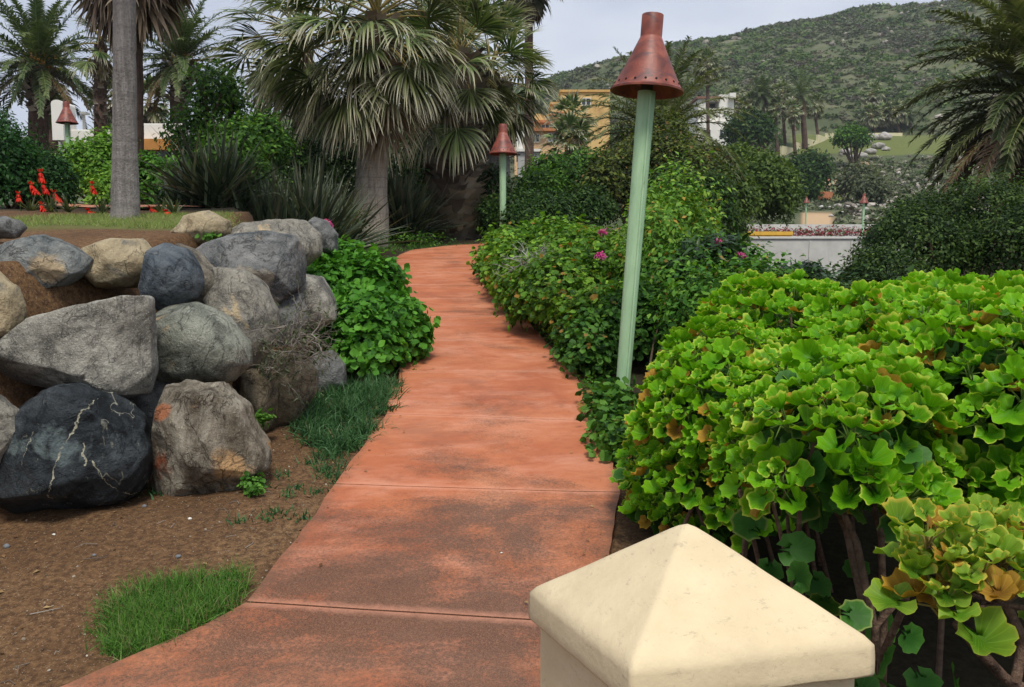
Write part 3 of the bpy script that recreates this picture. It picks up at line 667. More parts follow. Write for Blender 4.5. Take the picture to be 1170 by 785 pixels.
# ------------------------------------------------------------------ gate pillar with pyramid cap
t = NT('cream_stucco'); o = t.obj()
n = t.noise(o, 7, 5, .6); c = t.ramp(n, [(.3, (.57, .46, .285)), (.7, (.66, .545, .35))])
sc_ = t.noise(o, 26, 6, .72, .3); c = t.mix(t.mr(sc_, .69, .73, 0, .4), c, (.33, .27, .19))
c = t.mix(t.mr(t.noise(t.scl(o, (1, 1, 3)), 5, 7, .75), .52, .72, 0, .45), c, (.44, .35, .24))
ck = t.mr(t.noise(t.scl(o, (2.5, 2.5, 9)), 9, 6, .8), .585, .66, 0, .55); c = t.mix(ck, c, (.36, .29, .20))
c = t.mix(t.mr(t.noise(o, 55, 5, .8), .60, .68, 0, .4), c, (.40, .32, .22))
c = t.mix(t.mr(t.n('SeparateXYZ', [o], out=2), .70, .80, 0, .0), c, (.44, .35, .24))
c = t.mix(t.mr(t.noise(o, 150, 2), .72, .76, 0, .3), c, (.25, .2, .15))
STU = t.pbr(c, .75, t.math('ADD', t.noise(o, 14, 6, .65), t.math('MULTIPLY', t.noise(o, 90, 5, .7), .12)), .42, .008, .3)
pr = root('gate_pillar', (.3131, 1.4712, .15), 'cream plastered pillar with pyramid cap standing beside the path in front', 'pillar')
rxm = np.array(Matrix.Rotation(-.1112, 3, 'X') @ Matrix.Rotation(.0162, 3, 'Y') @ Matrix.Rotation(.328, 3, 'Z'))
h = .22; AP = .1645; th_ = .046
N = 40; g = np.linspace(-1, 1, N + 1); GX, GY = np.meshgrid(g, g, indexing='ij')
e = np.maximum(np.abs(GX), np.abs(GY)); hz_ = AP * (1 - e) ; 
sm_ = np.sqrt((1 - e) ** 2 + 0) ; hz_ = AP * (1 - np.sqrt(e ** 2 + .0016)) + .002
sx = np.sqrt(GX ** 2); blend = np.minimum(np.abs(GX), np.abs(GY)) / np.maximum(e, 1e-3)
hz_ = hz_ - .0015 * sstep(.95, 1, blend) * e
hz_ = hz_ - .005 * sstep(.96, 1, e)
lip = .0035 * (sstep(.80, .815, e) - sstep(.845, .86, e)) * (blend < .8)
hz_ = hz_ - lip * (fbm(np.stack([GX * 5, GY * 5, GX * 0], -1), 4, 3) > -.1) + fbm(np.stack([GX * 2.2, GY * 2.2, GX * 0], -1), 6, 2) * .004
loc = np.stack([GX * h, GY * h, hz_], -1)
cm = Msh(); i = (np.arange(N)[:, None] * (N + 1) + np.arange(N)[None]).reshape(-1)
W_ = lambda L_: np.asarray(L_) @ rxm.T + np.array([.3131, 1.4712, .9713])
ii, jj = np.meshgrid(np.arange(N), np.arange(N), indexing='ij'); dgn = (((ii + .5 - N / 2) * (jj + .5 - N / 2)) > 0).ravel()
q4 = np.stack([i, i + N + 1, i + N + 2, i + 1], -1)
cm.add(W_(loc.reshape(-1, 3)), np.where(dgn[:, None, None], np.stack([q4[:, [0, 1, 2]], q4[:, [0, 2, 3]]], 1), np.stack([q4[:, [0, 1, 3]], q4[:, [1, 2, 3]]], 1)).reshape(-1, 3))
ring = np.concatenate([loc[:, 0], loc[-1, 1:], loc[-2::-1, -1], loc[0, -2:0:-1]]); n = len(ring); rows = [ring]
for dz, ins in ((-.002, 1.002), (-.010, 1.004), (-.028, 1.004), (-.042, 1.002), (-.046, .994), (-.046, .4)):
    q = ring.copy(); q[:, :2] *= ins; q[:, 2] = dz - .010 + fbm(ring * 18 + dz * 20, 5, 3) * .0015; 
    if ins < .5: q[:, 2] = -.056
    rows.append(q)
rows = np.array(rows); j = np.arange(n); k = np.arange(len(rows) - 1)[:, None] * n
cm.add(W_(rows.reshape(-1, 3)), np.stack([k + j, k + n + j, k + n + (j + 1) % n, k + (j + 1) % n], -1).reshape(-1, 4))
cap = cm.build('pillar_cap', STU, pr); mw = cap.modifiers.new('weld', 'WELD'); mw.merge_threshold = .0004
sh = Msh(); hh = .185; ang_ = .328; hh = .204
pts = []
for z_ in (-.3, .25, .6, .903):
    r2 = np.array([[-hh, -hh], [hh, -hh], [hh, hh], [-hh, hh]]) @ np.array([[math.cos(ang_), math.sin(ang_)], [-math.sin(ang_), math.cos(ang_)]])
    for q in r2: pts.append([.3131 + q[0], 1.478 + q[1], z_ + (q[1] * -.105 if z_ > .9 else 0)])
f = []
for k in range(3):
    for q in range(4): f.append([k * 4 + q, k * 4 + (q + 1) % 4, k * 4 + 4 + (q + 1) % 4, k * 4 + 4 + q])
f.append([12, 13, 14, 15]); sh.add(pts, f); bevel(sh.build('pillar_shaft', STU, pr, smooth=False), .006, 3)

# ------------------------------------------------------------------ lamps (copper hooded path lights on green poles)
t = NT('rusty_copper'); o = t.obj()
n = t.noise(o, 6, 6, .65, .6); c = t.ramp(n, [(.3, (.075, .02, .014)), (.5, (.205, .046, .027)), (.7, (.32, .095, .06))])
st = t.noise(t.n('Mapping', {'Vector': o, 'Scale': (1.2, 1.2, 4), 'Rotation': (.45, .3, 0)}), 3.2, 6, .65, .9)
c = t.mix(t.mr(st, .53, .64, 0, .75), c, (.05, .025, .032)); c = t.mix(t.mr(t.noise(o, 40, 4, .7), .6, .7, 0, .4), c, (.08, .03, .03))
COP = t.pbr(c, .5, t.noise(o, 30, 4), .25, .004, .45)
t = NT('pale_green_paint'); o = t.obj()
n = t.noise(t.scl(o, (3, 3, .6)), 7, 5, .65); c = t.ramp(n, [(.3, (.27, .44, .25)), (.7, (.38, .56, .34))])
c = t.mix(t.mr(t.noise(t.scl(o, (1, 1, .3)), 16, 5, .7), .62, .72, 0, .6), c, (.16, .22, .11))
c = t.mix(t.mr(t.noise(t.scl(o, (6, 6, .22)), 9, 5, .7), .55, .7, 0, .4), c, (.5, .62, .44))
GPM = t.pbr(c, .6, t.noise(o, 60, 4), .25, .003, .35)
HOLE = plain('punched_hole_dark', (.01, .008, .008), .9)
def lamp(label, seg=32):
    r0 = root('path_lamp', (0, 0, 0), label, 'lamp', 'copper hooded path lamps on green poles')
    m = Msh(); z = np.linspace(0, 2.22, 12); m.tube(np.stack([z * 0, z * 0, z], -1), np.interp(z, [0, 2.2], [.053, .065]), seg)
    m.tube([[-.056, -.015, 0], [-.061, -.015, 1.2], [-.067, -.015, 2.2]], .010, 8)
    m.build('pole', GPM, r0)
    m = Msh(); prof = [(.0, 2.76), (.062, 2.762), (.076, 2.765), (.078, 2.762), (.078, 2.61), (.079, 2.602), (.082, 2.598), (.125, 2.50), (.19, 2.36), (.249, 2.245), (.252, 2.240), (.266, 2.232), (.266, 2.218), (.256, 2.216), (.24, 2.235), (.11, 2.50), (.0, 2.58)]
    a = np.arange(seg * 2) * math.pi / seg; v = np.array([[r * math.cos(q), r * math.sin(q), z_] for r, z_ in prof for q in a]); n = len(a)
    j = np.arange(n); k = np.arange(len(prof) - 1)[:, None] * n
    m.add(v, np.stack([k + j, k + n + j, k + n + (j + 1) % n, k + (j + 1) % n], -1).reshape(-1, 4))
    for q in np.arange(20) * 2 * math.pi / 20:
        u = np.array([math.cos(q), math.sin(q), 0]); tn = np.array([-math.sin(q), math.cos(q), 0]); nn = nrm(u + np.array([0, 0, .5])); up = np.cross(u * 0 + nn, tn) * -1
        c0 = u * .238 + [0, 0, 2.267]; aa = np.arange(8) * math.pi / 4
        v = [c0 + nn * .0035 + .0085 * (math.cos(b_) * tn + math.sin(b_) * up) for b_ in aa] + [c0 - nn * .004 + .0085 * (math.cos(b_) * tn + math.sin(b_) * up) for b_ in aa]
        m.add(v, [list(range(8))], 1); m.add(v, [[b_, (b_ + 1) % 8, 8 + (b_ + 1) % 8, 8 + b_] for b_ in range(8)], 1)
    hood = m.build('lamp_hood', [COP, HOLE], r0)
    ms = hood.modifiers.new('edge', 'EDGE_SPLIT'); ms.split_angle = math.radians(38)
    m = Msh(); z = np.linspace(2.2, 2.42, 4); m.tube(np.stack([z * 0, z * 0, z], -1), .045, 12); m.build('lamp_socket', plain('dark_socket', (.05, .05, .045), .6), r0)
    return r0
def copy_tree(o_, parent=None):
    c_ = o_.copy(); COL.objects.link(c_)
    if parent is not None: c_.parent = parent
    for ch in list(o_.children): copy_tree(ch, c_)
    return c_
lamp0 = lamp('tall red hooded lamp on leaning pale green pole in the hedge')
gb = G(711, 446); lamp0.location = (gb[0], gb[1], gb[2] - .02)
tp = P(746, 17, gb[1] + .02); dvec = Vector((tp - np.array(lamp0.location)).tolist()); lamp0.scale = [dvec.length / 2.765] * 3
lamp0.rotation_euler = dvec.to_track_quat('Z', 'Y').to_euler(); LS = lamp0.scale[0]
def put_lamp(label, px, ytop, Y, ybase=None, s=None, rz=0):
    c_ = copy_tree(lamp0); c_['label'] = label; p = P(px, ytop, Y); s = s or LS
    if ybase: s = (p[2] - P(px, ybase, Y)[2]) / 2.765
    c_.scale = (s, s, s); c_.rotation_euler = (0, 0, rz); c_.location = (p[0], Y, p[2] - 2.765 * s)
    return c_
put_lamp('red hooded lamp on green pole under the palm fronds at the path bend', 574.5, 142, 15.2, rz=1)
put_lamp('red lamp hood showing above the dark bush, in front of the white bungalow', 75.5, 116, 21, rz=2)
put_lamp('copper hooded lamp on the bridge, nearer the right bush', 987.5, 221, 47.0, 277, rz=.5)
put_lamp('copper hooded lamp beyond the bridge at the sandy path', 921.5, 224, 62.0, 264, rz=1.5)
put_lamp('tiny lamp beside the brick planter on the far slope', 951.5, 199, 118, 218)
put_lamp('tiny lamp by the yellow edged walkway on the lawn', 908.5, 145, 170, 165)

# ------------------------------------------------------------------ palms
def bark(name, c1, c2, c3, rings=14, off=0.):
    t = NT(name); o = t.obj(); z = t.n('SeparateXYZ', [o], out=2)
    n = t.noise(t.scl(o, (5, 5, .5)), 5, 5, .7, .3); c = t.ramp(n, [(.3, c1), (.5, c2), (.7, c3)])
    wv = t.math('SINE', t.math('ADD', t.math('MULTIPLY', z, rings * 6.28), t.math('MULTIPLY', t.noise(o, 3, 3), 5)))
    c = t.mix(t.mr(wv, .75, 1, 0, .3), c, tuple(q * .7 for q in c1)); n2 = t.noise(o, 45, 4, .7)
    c = t.mix(t.mr(n2, .5, .65, 0, .5), c, tuple(q * .5 for q in c1))
    c = t.mix(t.mr(t.noise(o, 1.2, 4), .45, .7, 0, .45), c, tuple(q * 1.2 for q in c3))
    return t.pbr(c, .9, t.math('ADD', n, t.math('ADD', n2, t.math('MULTIPLY', wv, .08))), .7, .02, .2)
BARK = bark('palm_bark_grey', (.11, .10, .09), (.21, .19, .175), (.31, .285, .265), 5)
BARKT = bark('palm_bark_tan', (.17, .145, .115), (.33, .29, .235), (.44, .395, .33), 6)
BARKB = bark('palm_bark_brown', (.03, .02, .015), (.09, .055, .04), (.16, .11, .085), 5)
BOOT = leafmat('palm_boot_stub', (.09, .07, .055), (.27, .22, .17), (.60, .54, .44), tr=0, rough=.9)
WOOD = bark('shrub_stem_bark', (.04, .028, .018), (.10, .07, .045), (.17, .125, .085), 3)
def fanmat(name, g1, g2, g3, dead, tip):
    t = NT(name); at = t.n('Attribute', attribute_name='rnd'); sp = t.n('SeparateColor', [at]).node
    c = t.ramp(sp.outputs[1], [(.1, g1), (.5, g2), (.9, g3)])
    dcol = t.mix(sp.outputs[1], tuple(q * .55 for q in dead), dead)
    c = t.mix(sp.outputs[0], c, dcol)
    f = t.math('MULTIPLY', t.mr(sp.outputs[2], .5, .95), at.node.outputs['Alpha'])
    c = t.mix(f, c, tip)
    return t.pbr(c, .55, spec=.3, trans=(.22, t.mix(1.0, c, (1.2, 1.2, .7), 'MULTIPLY')))
FAN = fanmat('fan_palm_leaf', (.022, .05, .012), (.065, .12, .025), (.17, .24, .065), (.20, .13, .06), (.66, .60, .46))
FANB = fanmat('fan_palm_leaf_brown', (.035, .05, .02), (.07, .09, .03), (.13, .15, .06), (.17, .105, .065), (.30, .24, .17))
DATE = fanmat('date_palm_leaf', (.03, .06, .018), (.065, .105, .03), (.15, .19, .065), (.16, .10, .045), (.20, .19, .12))
DATEG = fanmat('date_palm_leaf_grey', (.028, .045, .012), (.08, .11, .03), (.20, .235, .075), (.20, .12, .06), (.30, .25, .17))
PET = leafmat('palm_petiole', (.16, .12, .03), (.26, .20, .06), (.30, .27, .12), tr=0)
ORF = leafmat('palm_fruit_orange', (.30, .12, .02), (.45, .20, .03), (.50, .28, .06), tr=0)

def curve_dir(p0, d0, L, K, grav, r_=None, wob=0.0, prog=1.0):
    # p0 N,3 ; d0 N,3 ; returns N,K,3 path and dirs; gravity bends more towards the tip
    N = len(p0); d = nrm(d0); p = p0.copy(); out = [p.copy()]; ds = [d.copy()]
    for k in range(1, K):
        s = k / (K - 1); g = np.asarray(grav) * (s ** prog) / (K - 1)
        d = d + np.array([0, 0, -1.0]) * np.reshape(g, (-1, 1)) * 2.0
        if wob and r_ is not None: d = d + r_.normal(size=(N, 3)) * wob
        d = nrm(d); p = p + d * (np.reshape(L, (-1, 1)) / (K - 1)); out.append(p.copy()); ds.append(d.copy())
    return np.stack(out, 1), np.stack(ds, 1)
def fan_frond(M, MP, base, az, el, plen, blen, r_, dead=0.0, droop=1.0, nseg=38, wmul=1.0, grav_p=.4, tipv=1.0):
    d0 = np.array([[math.sin(az) * math.cos(el), math.cos(az) * math.cos(el), math.sin(el)]])
    pp, pd = curve_dir(np.array([base]), d0, np.array([plen]), 8, np.array([grav_p]))
    MP.tube(pp[0], np.linspace(.028, .013, 8), 5, 0, (.5, r_.rand(), .2, .1), cap=False)
    hub = pp[0, -1]; ax = pd[0, -1]; side = np.cross(ax, [0, 0, 1.]); side = nrm(side) if np.linalg.norm(side) > .05 else np.array([math.cos(az), -math.sin(az), 0])
    roll = r_.normal() * .25; up = np.cross(side, ax); side = nrm(side * math.cos(roll) + up * math.sin(roll)); up = np.cross(side, ax)
    spread = math.radians(r_.uniform(88, 112)) * (1 - .45 * dead)
    a = np.linspace(-spread, spread, nseg) + r_.normal(size=nseg) * .012
    d = np.cos(a)[:, None] * ax + np.sin(a)[:, None] * side + up * (.22 * np.abs(np.sin(a)) + r_.normal(size=nseg) * .05)[:, None]
    L = blen * (.72 + .28 * np.cos(a)) * r_.uniform(.88, 1.08, nseg)
    K = 9
    p, dd = curve_dir(np.repeat(hub[None], nseg, 0), d, L, K, droop * r_.uniform(.7, 1.35, nseg), r_, .03, 1.7)
    s = np.linspace(0, 1, K)[None]
    da = 2 * spread / nseg; wd = np.where(s < .5, s * 2 * np.sin(da / 2) * 1.15, .5 * 2 * np.sin(da / 2) * 1.15 * (1 - s) / .5) * L[:, None] * wmul + .002
    sd_ = nrm(np.cross(dd, up + r_.normal(size=(nseg, 1, 3)) * .25))
    rn = np.zeros((nseg, K, 4)); rn[..., 0] = dead * (1 if dead > .7 else (.6 + .4 * s)); rn[..., 1] = r_.rand(nseg)[:, None]; rn[..., 2] = s; rn[..., 3] = r_.uniform(.2, 1, nseg)[:, None] * tipv
    M.strips(p, sd_, wd, rn)
def trunk(M, pts, rad, nseg=28, rows=90, rough=.02, seed=0, bump=0.0, per=.11):
    pts = np.array(pts, float); tt = np.linspace(0, 1, len(pts)); s = np.linspace(0, 1, rows)
    c = np.stack([np.interp(s, tt, pts[:, k]) for k in range(3)], -1); r = np.interp(s, np.linspace(0, 1, len(rad)), rad)
    a = np.arange(nseg) * 2 * math.pi / nseg
    q = np.stack([np.cos(a)[None] + s[:, None] * 0, np.sin(a)[None] + s[:, None] * 0, c[:, 2:3] * 2 + a[None] * 0], -1)
    L = np.linalg.norm(pts[-1] - pts[0]); ringv = np.abs(np.sin(s * L / per * math.pi + fbm(np.stack([s * 4, s * 0, s * 0], -1), seed, 2) * 3))
    R = r[:, None] * (1 + fbm(q * 1.4, seed, 4) * rough * 4 + bump * (ringv[:, None] - .5))
    v = np.stack([c[:, 0:1] + R * np.cos(a), c[:, 1:2] + R * np.sin(a), np.broadcast_to(c[:, 2:3], R.shape)], -1)
    j = np.arange(nseg); k = np.arange(rows - 1)[:, None] * nseg
    M.add(v.reshape(-1, 3), np.stack([k + j, k + (j + 1) % nseg, k + nseg + (j + 1) % nseg, k + nseg + j], -1).reshape(-1, 4))
STUB = (np.array([[-.5, 0, 0], [.5, 0, 0], [-.32, .6, .12], [.32, .6, .12], [-.42, 1, .3], [.1, .95, .35], [.45, 1.05, .28], [0, .1, .25]]), np.array([[0, 1, 3], [0, 3, 2], [2, 3, 5], [2, 5, 4], [3, 6, 5], [0, 7, 1]]), np.array([0, 0, .5, .5, 1, 1, 1, .3]), np.zeros(8))
def boots(M, base, top, r0, r1, n, size, seed):
    r_ = np.random.RandomState(seed); s = (np.arange(n) + r_.rand(n) * .6) / n; a = np.arange(n) * 2.399 + r_.normal(size=n) * .12
    base = np.array(base); top = np.array(top); r = r0 + (r1 - r0) * s
    out = np.stack([np.cos(a), np.sin(a), a * 0], -1); pos = base + (top - base) * s[:, None] + out * r[:, None] * .93
    ax = nrm(out * .75 + np.array([0, 0, .9]) + r_.normal(size=(n, 3)) * .12)
    M.inst(STUB, pos, ax, out, size * r_.uniform(.8, 1.3, n), np.stack([r_.rand(n), r_.rand(n)], -1))
def fan_palm(name, label, base, top, rads, mats, seed, nlive=34, blen=1.15, plen=1.25, ndead=14, skirt=0, fan=None, droop=1.0, boot=None, eldown=-75, nseg=38, wmul=1.0, rowz=90, extra=None, group='fan palms with drooping grey green fronds', dead_el=(-88, -62), shag=0):
    r_ = np.random.RandomState(seed); b = root(name, base, label, 'palm tree', group)
    M = Msh(); trunk(M, [base, top], rads, rows=rowz, seed=seed, bump=.012); M.build('trunk', mats, b)
    if boot:
        M = Msh(); bb = np.array(base) + (np.array(top) - base) * boot[0]; tt_ = np.array(base) + (np.array(top) - base) * boot[1]
        boots(M, bb, tt_, boot[2], boot[3], boot[4], boot[5], seed + 1); M.build('leaf_base', BOOT, b)
    M = Msh(); MP = Msh(); top = np.array(top)
    for k in range(nlive):
        f = (k + .5) / nlive; el = math.radians(80 - (80 - eldown) * f ** .85) + r_.normal() * .1; az = k * 2.399 + r_.normal() * .2
        fan_frond(M, MP, top + [0, 0, .35 * (1 - f) - .25 * f], az, el, plen * r_.uniform(.8, 1.15), blen * r_.uniform(.85, 1.1), r_, dead=float(np.clip((f - .35) * 1.3 * r_.rand() ** 1.3, 0, .8)), droop=droop * (.7 + .8 * f), nseg=nseg, wmul=wmul, grav_p=.25 + .3 * f)
    for e in (extra or []): fan_frond(M, MP, top + np.array(e[6] if len(e) > 6 else (0, 0, -.2)), math.radians(e[0]), math.radians(e[1]), e[2], e[3], r_, dead=e[4], droop=e[5], nseg=nseg, wmul=wmul, grav_p=.35)
    M.build('crown', fan or FAN, b); MP.build('frond_stalk', PET, b)
    if ndead:
        M = Msh(); MP = Msh()
        for k in range(ndead):
            el = math.radians(r_.uniform(*dead_el)); az = r_.rand() * 6.28
            fan_frond(M, MP, top + [0, 0, -.15 - skirt * r_.rand()] + np.array([math.sin(az), math.cos(az), 0]) * rads[-1] * .8, az, el, plen * r_.uniform(.4, .9), blen * r_.uniform(.8, 1.05), r_, dead=r_.uniform(.75, 1), droop=1.2, nseg=max(14, nseg - 14), wmul=wmul, grav_p=.8)
        M.build('dead_skirt', FANB if skirt else (fan or FAN), b)
    return b
def date_palm(name, label, base, top, rads, seed, n=60, L=3.0, mat=None, lw=.03, npin=46, el=(85, -50), curl=1.0, fruit=True, pl=.45, grp='date palms with arching feathery fronds', tm=None, azr=None, boot=True, dead=.1):
    r_ = np.random.RandomState(seed); b = root(name, base, label, 'palm tree', grp); top = np.array(top)
    M = Msh(); trunk(M, [base, top], rads, rows=60, seed=seed, bump=.05, per=.18); M.build('trunk', tm or BARKB, b)
    if boot:
        M = Msh(); hh_ = top - np.array(base); s0 = max(0, 1 - 1.6 / np.linalg.norm(hh_)); boots(M, np.array(base) + hh_ * s0, top, rads[-1] * 1.0, rads[-1] * 1.25, 90, .26, seed); M.build('leaf_base', BOOT, b)
    M = Msh()
    for k in range(n):
        f = (k + .5) / n; e = math.radians(el[0] + (el[1] - el[0]) * f ** .9) + r_.normal() * .07
        az = k * 2.399 + r_.normal() * .15 if azr is None else r_.uniform(*azr)
        d0 = np.array([[math.sin(az) * math.cos(e), math.cos(az) * math.cos(e), math.sin(e)]]); Lf = L * r_.uniform(.85, 1.08)
        K = 16; p, d = curve_dir(top[None] + d0 * .15 + [0, 0, .2], d0, np.array([Lf]), K, np.array([curl * r_.uniform(.75, 1.25) * (.55 + .5 * math.cos(e))]), prog=1.2)
        p = p[0]; d = d[0]; rnv = r_.rand(); dd_ = 1.0 if (f > .8 and r_.rand() < dead * 3) else 0.0
        M.tube(p, np.linspace(.03, .007, K) * (1 + lw * 4), 4, 0, (.0, .95, .3, .2), cap=False)
        s = np.repeat(np.linspace(.12, .99, npin), 2); sg = np.tile([-1., 1.], npin)
        x = s * (K - 1); i0 = np.minimum(x.astype(int), K - 2); fr = (x - i0)[:, None]
        pp = p[i0] * (1 - fr) + p[i0 + 1] * fr; dd = nrm(d[i0] * (1 - fr) + d[i0 + 1] * fr)
        side = nrm(np.cross(dd, [0, 0, 1.]) + 1e-6); up = np.cross(side, dd)
        dl = dd * .65 + side * sg[:, None] * .75 + up * (.28 + r_.normal(size=(len(s), 1)) * .18) + r_.normal(size=(len(s), 3)) * .05
        ll = pl * np.sin(np.clip(s * 1.0 + .12, 0, 1) * math.pi * .93) ** .6 * r_.uniform(.8, 1.1, len(s))
        q, qd = curve_dir(pp, dl, ll, 4, np.full(len(s), .55), prog=1)
        wd = np.array([.8, 1, .7, .05])[None] * lw * np.ones((len(s), 1))
        sd2 = nrm(np.cross(qd, up[:, None]) + 1e-6)
        rn = np.zeros((len(s), 4, 4)); rn[..., 0] = dd_; rn[..., 1] = (rnv * .5 + r_.rand(len(s)) * .5)[:, None]; rn[..., 2] = np.linspace(0, 1, 4)[None]; rn[..., 3] = .5
        M.strips(q, sd2, wd, rn)
    M.build('crown', mat or DATE, b)
    if fruit:
        M = Msh()
        cloud(M, [[top[0], top[1], top[2] + .25, rads[-1] * 1.5, rads[-1] * 1.5, .5]], 90, 5, .16, .12, LONG, seed + 3, lower=-.2); M.build('fruit_stalk', ORF, b)
    return b
def gz(px, Y): 
    p = P(px, 300, Y); return [p[0], Y, tz(p[0], Y) - .05]
# main fan palm at the path bend
gpalm = G(421, 281); bt = [gpalm[0], gpalm[1], gpalm[2] - .05]; tp = P(432, 28, gpalm[1]); MY = gpalm[1]
pxm = MY / FPX
fan_palm('fan_palm', 'largest fan palm with smooth flared grey trunk at the left of path end', bt, tp, [.40, .345, .30, .275, .26, .25, .25, .25], BARKT, 5, nlive=38, blen=1.0, plen=1.1, ndead=9, boot=(.66, 1.0, .25, .30, 150, .25), eldown=-38, nseg=44, droop=.75,
         extra=[(180, 12, .75, 1.3, .12, 2.2), (195, -66, 1.35, 1.15, .30, 1.0, (-.1, -.2, -.2)), (190, -84, 1.15, 1.05, .9, 1.0, (-.05, -.2, -.35)), (165, -86, 1.4, 1.1, 1, 1.0, (.1, -.25, -.3)), (150, -80, 1.15, 1.1, .9, 1, (.2, -.2, -.35)),
                (215, -50, 1.4, 1.15, .25, 1.1), (215, -66, 1.2, 1.1, .5, 1.1, (-.2, -.1, -.3)), (250, -40, 1.5, 1.25, .45, 1.3), (262, -25, 1.5, 1.4, .1, 1.6), (240, -10, 1.5, 1.3, .15, 1.8), (265, -5, 1.6, 1.35, .1, 1.6), (235, -55, 1.4, 1.2, .6, 1.2), (225, -35, 1.5, 1.2, .5, 1.2), (275, 10, 1.5, 1.3, .05, 1.6), (270, 30, 1.5, 1.3, .05, 1.5),
                (140, -32, 1.2, 1.15, .35, 1.3), (118, -20, 1.1, 1.1, .25, 1.4), (155, -48, 1.2, 1.1, .4, 1.2), (215, 10, 1.1, 1.2, .05, 1.6)])
# second fan palm with rough booted trunk
b2 = gz(520, 19); b2[2] = G(520, 281)[2] + .1; t2 = P(524, 70, 19)
fan_palm('fan_palm', 'fan palm with rough booted trunk right of the largest palm', b2, t2, [.42, .40, .38, .36, .34], BARKB, 8, nlive=34, blen=.95, plen=1.05, ndead=4, boot=(0.0, 1.0, .40, .36, 360, .38), eldown=-30, nseg=40, droop=.7,
         extra=[(180, -52, 1.5, 1.15, .12, 1.9, (0, 0, -.3)), (215, -40, 1.5, 1.05, .3, 1.8, (0, 0, -.5)), (170, 5, 1.1, 1.15, .05, 1.2), (120, 20, 1.3, 1.1, .0, 1.0)])
b3 = gz(572, 22); t3 = P(560, 92, 22)
fan_palm('fan_palm', 'fan palm behind the far lamp with shaggy fronds against the sky', b3, t3, [.38, .36, .34, .34], BARK, 17, nlive=36, blen=.95, plen=1.0, ndead=9, boot=(.5, 1.0, .34, .36, 160, .28), eldown=-40, nseg=36, droop=.8,
         extra=[(98, -10, 1.0, 1.0, .3, 1.3), (110, -35, 1.0, 1.05, .5, 1.3), (88, 15, 1.05, .95, .1, 1.3), (130, -45, 1.0, 1.0, .5, 1.2)])
b4 = gz(470, 24); t4 = P(478, 15, 24)
fan_palm('fan_palm', 'fan palm crown rising between the two biggest fan palms', b4, t4, [.3, .28, .26], BARKB, 23, nlive=40, blen=1.2, plen=1.3, ndead=8, eldown=-50, nseg=32, droop=.8)
b4 = gz(350, 21); t4 = P(345, 45, 21)
fan_palm('fan_palm', 'fan palm crown behind the left side of the largest palm', b4, t4, [.3, .28, .26], BARKB, 29, nlive=40, blen=1.2, plen=1.3, ndead=8, eldown=-50, nseg=32, droop=.8)
# tall skinny palm at the top edge
b5 = gz(605, 42); t5 = P(604, -22, 42)
fan_palm('tall_palm', 'very tall thin dark trunked palm rising behind the shaggy fronds', b5, t5, [.28, .22, .2, .2], BARKB, 31, nlive=26, blen=1.1, plen=.9, ndead=10, eldown=-70, nseg=22, fan=FANB, wmul=1.6, group='tall thin palms', skirt=.5)
# near grey trunk on the bed; its crown is above the frame
b6 = P(143, 248, 8.0); b6[2] = tz(b6[0], 8.0) - .06; t6 = P(140, -420, 8.0)
fan_palm('palm_tree', 'palm with straight smooth grey trunk standing in the raised bed', b6, t6, [.132, .108, .10, .098, .095, .092, .09, .085], BARK, 41, nlive=30, blen=1.0, plen=1.1, ndead=0, eldown=-30, nseg=26, rowz=260, group='grey trunked palms')
# shaggy brown skirt palm behind it
b7 = gz(152, 15); t7 = P(150, -135, 15)
fan_palm('shaggy_palm', 'palm with hanging brown dead frond skirt behind the grey trunk', b7, t7, [.22, .2, .18, .17], BARKB, 43, nlive=26, blen=1.1, plen=1.0, ndead=85, skirt=1.0, eldown=-45, nseg=28, group='palms with brown skirts', dead_el=(-88, -45), extra=[(120, -35, 1.2, .9, .3, 1.2), (110, -50, 1.1, .9, .3, 1.2), (250, -55, 1.2, .9, .6, 1.2)])
b8 = gz(117, 24); t8 = P(115, 52, 24)
fan_palm('thin_palm', 'slim palm with rough reddish brown trunk left of the grey trunk', b8, t8, [.2, .17, .16, .17], BARKB, 47, nlive=14, blen=.6, plen=.5, ndead=6, eldown=-50, nseg=22, boot=(.1, 1, .17, .18, 150, .14), group='slim brown palms')
# date palms
b9 = gz(45, 34); t9 = P(45, 82, 34)
date_palm('date_palm', 'date palm with orange fruit stalks, far left against the sky', b9, t9, [.45, .38, .36, .36, .42], 51, n=72, L=3.0, el=(86, -40), curl=1.2, lw=.05)
b10 = gz(203, 38); t10 = P(206, 76, 38)
date_palm('date_palm', 'date palm above the white bungalow, partly behind a leafy tree', b10, t10, [.45, .38, .36, .42], 53, n=72, L=3.0, el=(86, -40), curl=1.1, lw=.05)
b11 = gz(1225, 18); t11 = P(1206, 128, 18)
date_palm('date_palm', 'large date palm at the right edge with long greyish drooping fronds', b11, t11, [.55, .5, .5, .55], 57, n=140, L=3.05, el=(82, -38), curl=1.35, lw=.042, npin=72, mat=DATEG, fruit=False, pl=.5, dead=.35)
b12 = gz(755, 30); t12 = P(752, 160, 30)
date_palm('date_palm', 'date palm whose arching fronds show behind the tall lamp', b12, t12, [.5, .45, .45], 61, n=70, L=3.3, el=(75, -25), curl=1.35, lw=.04, mat=DATEG, fruit=False, npin=56)
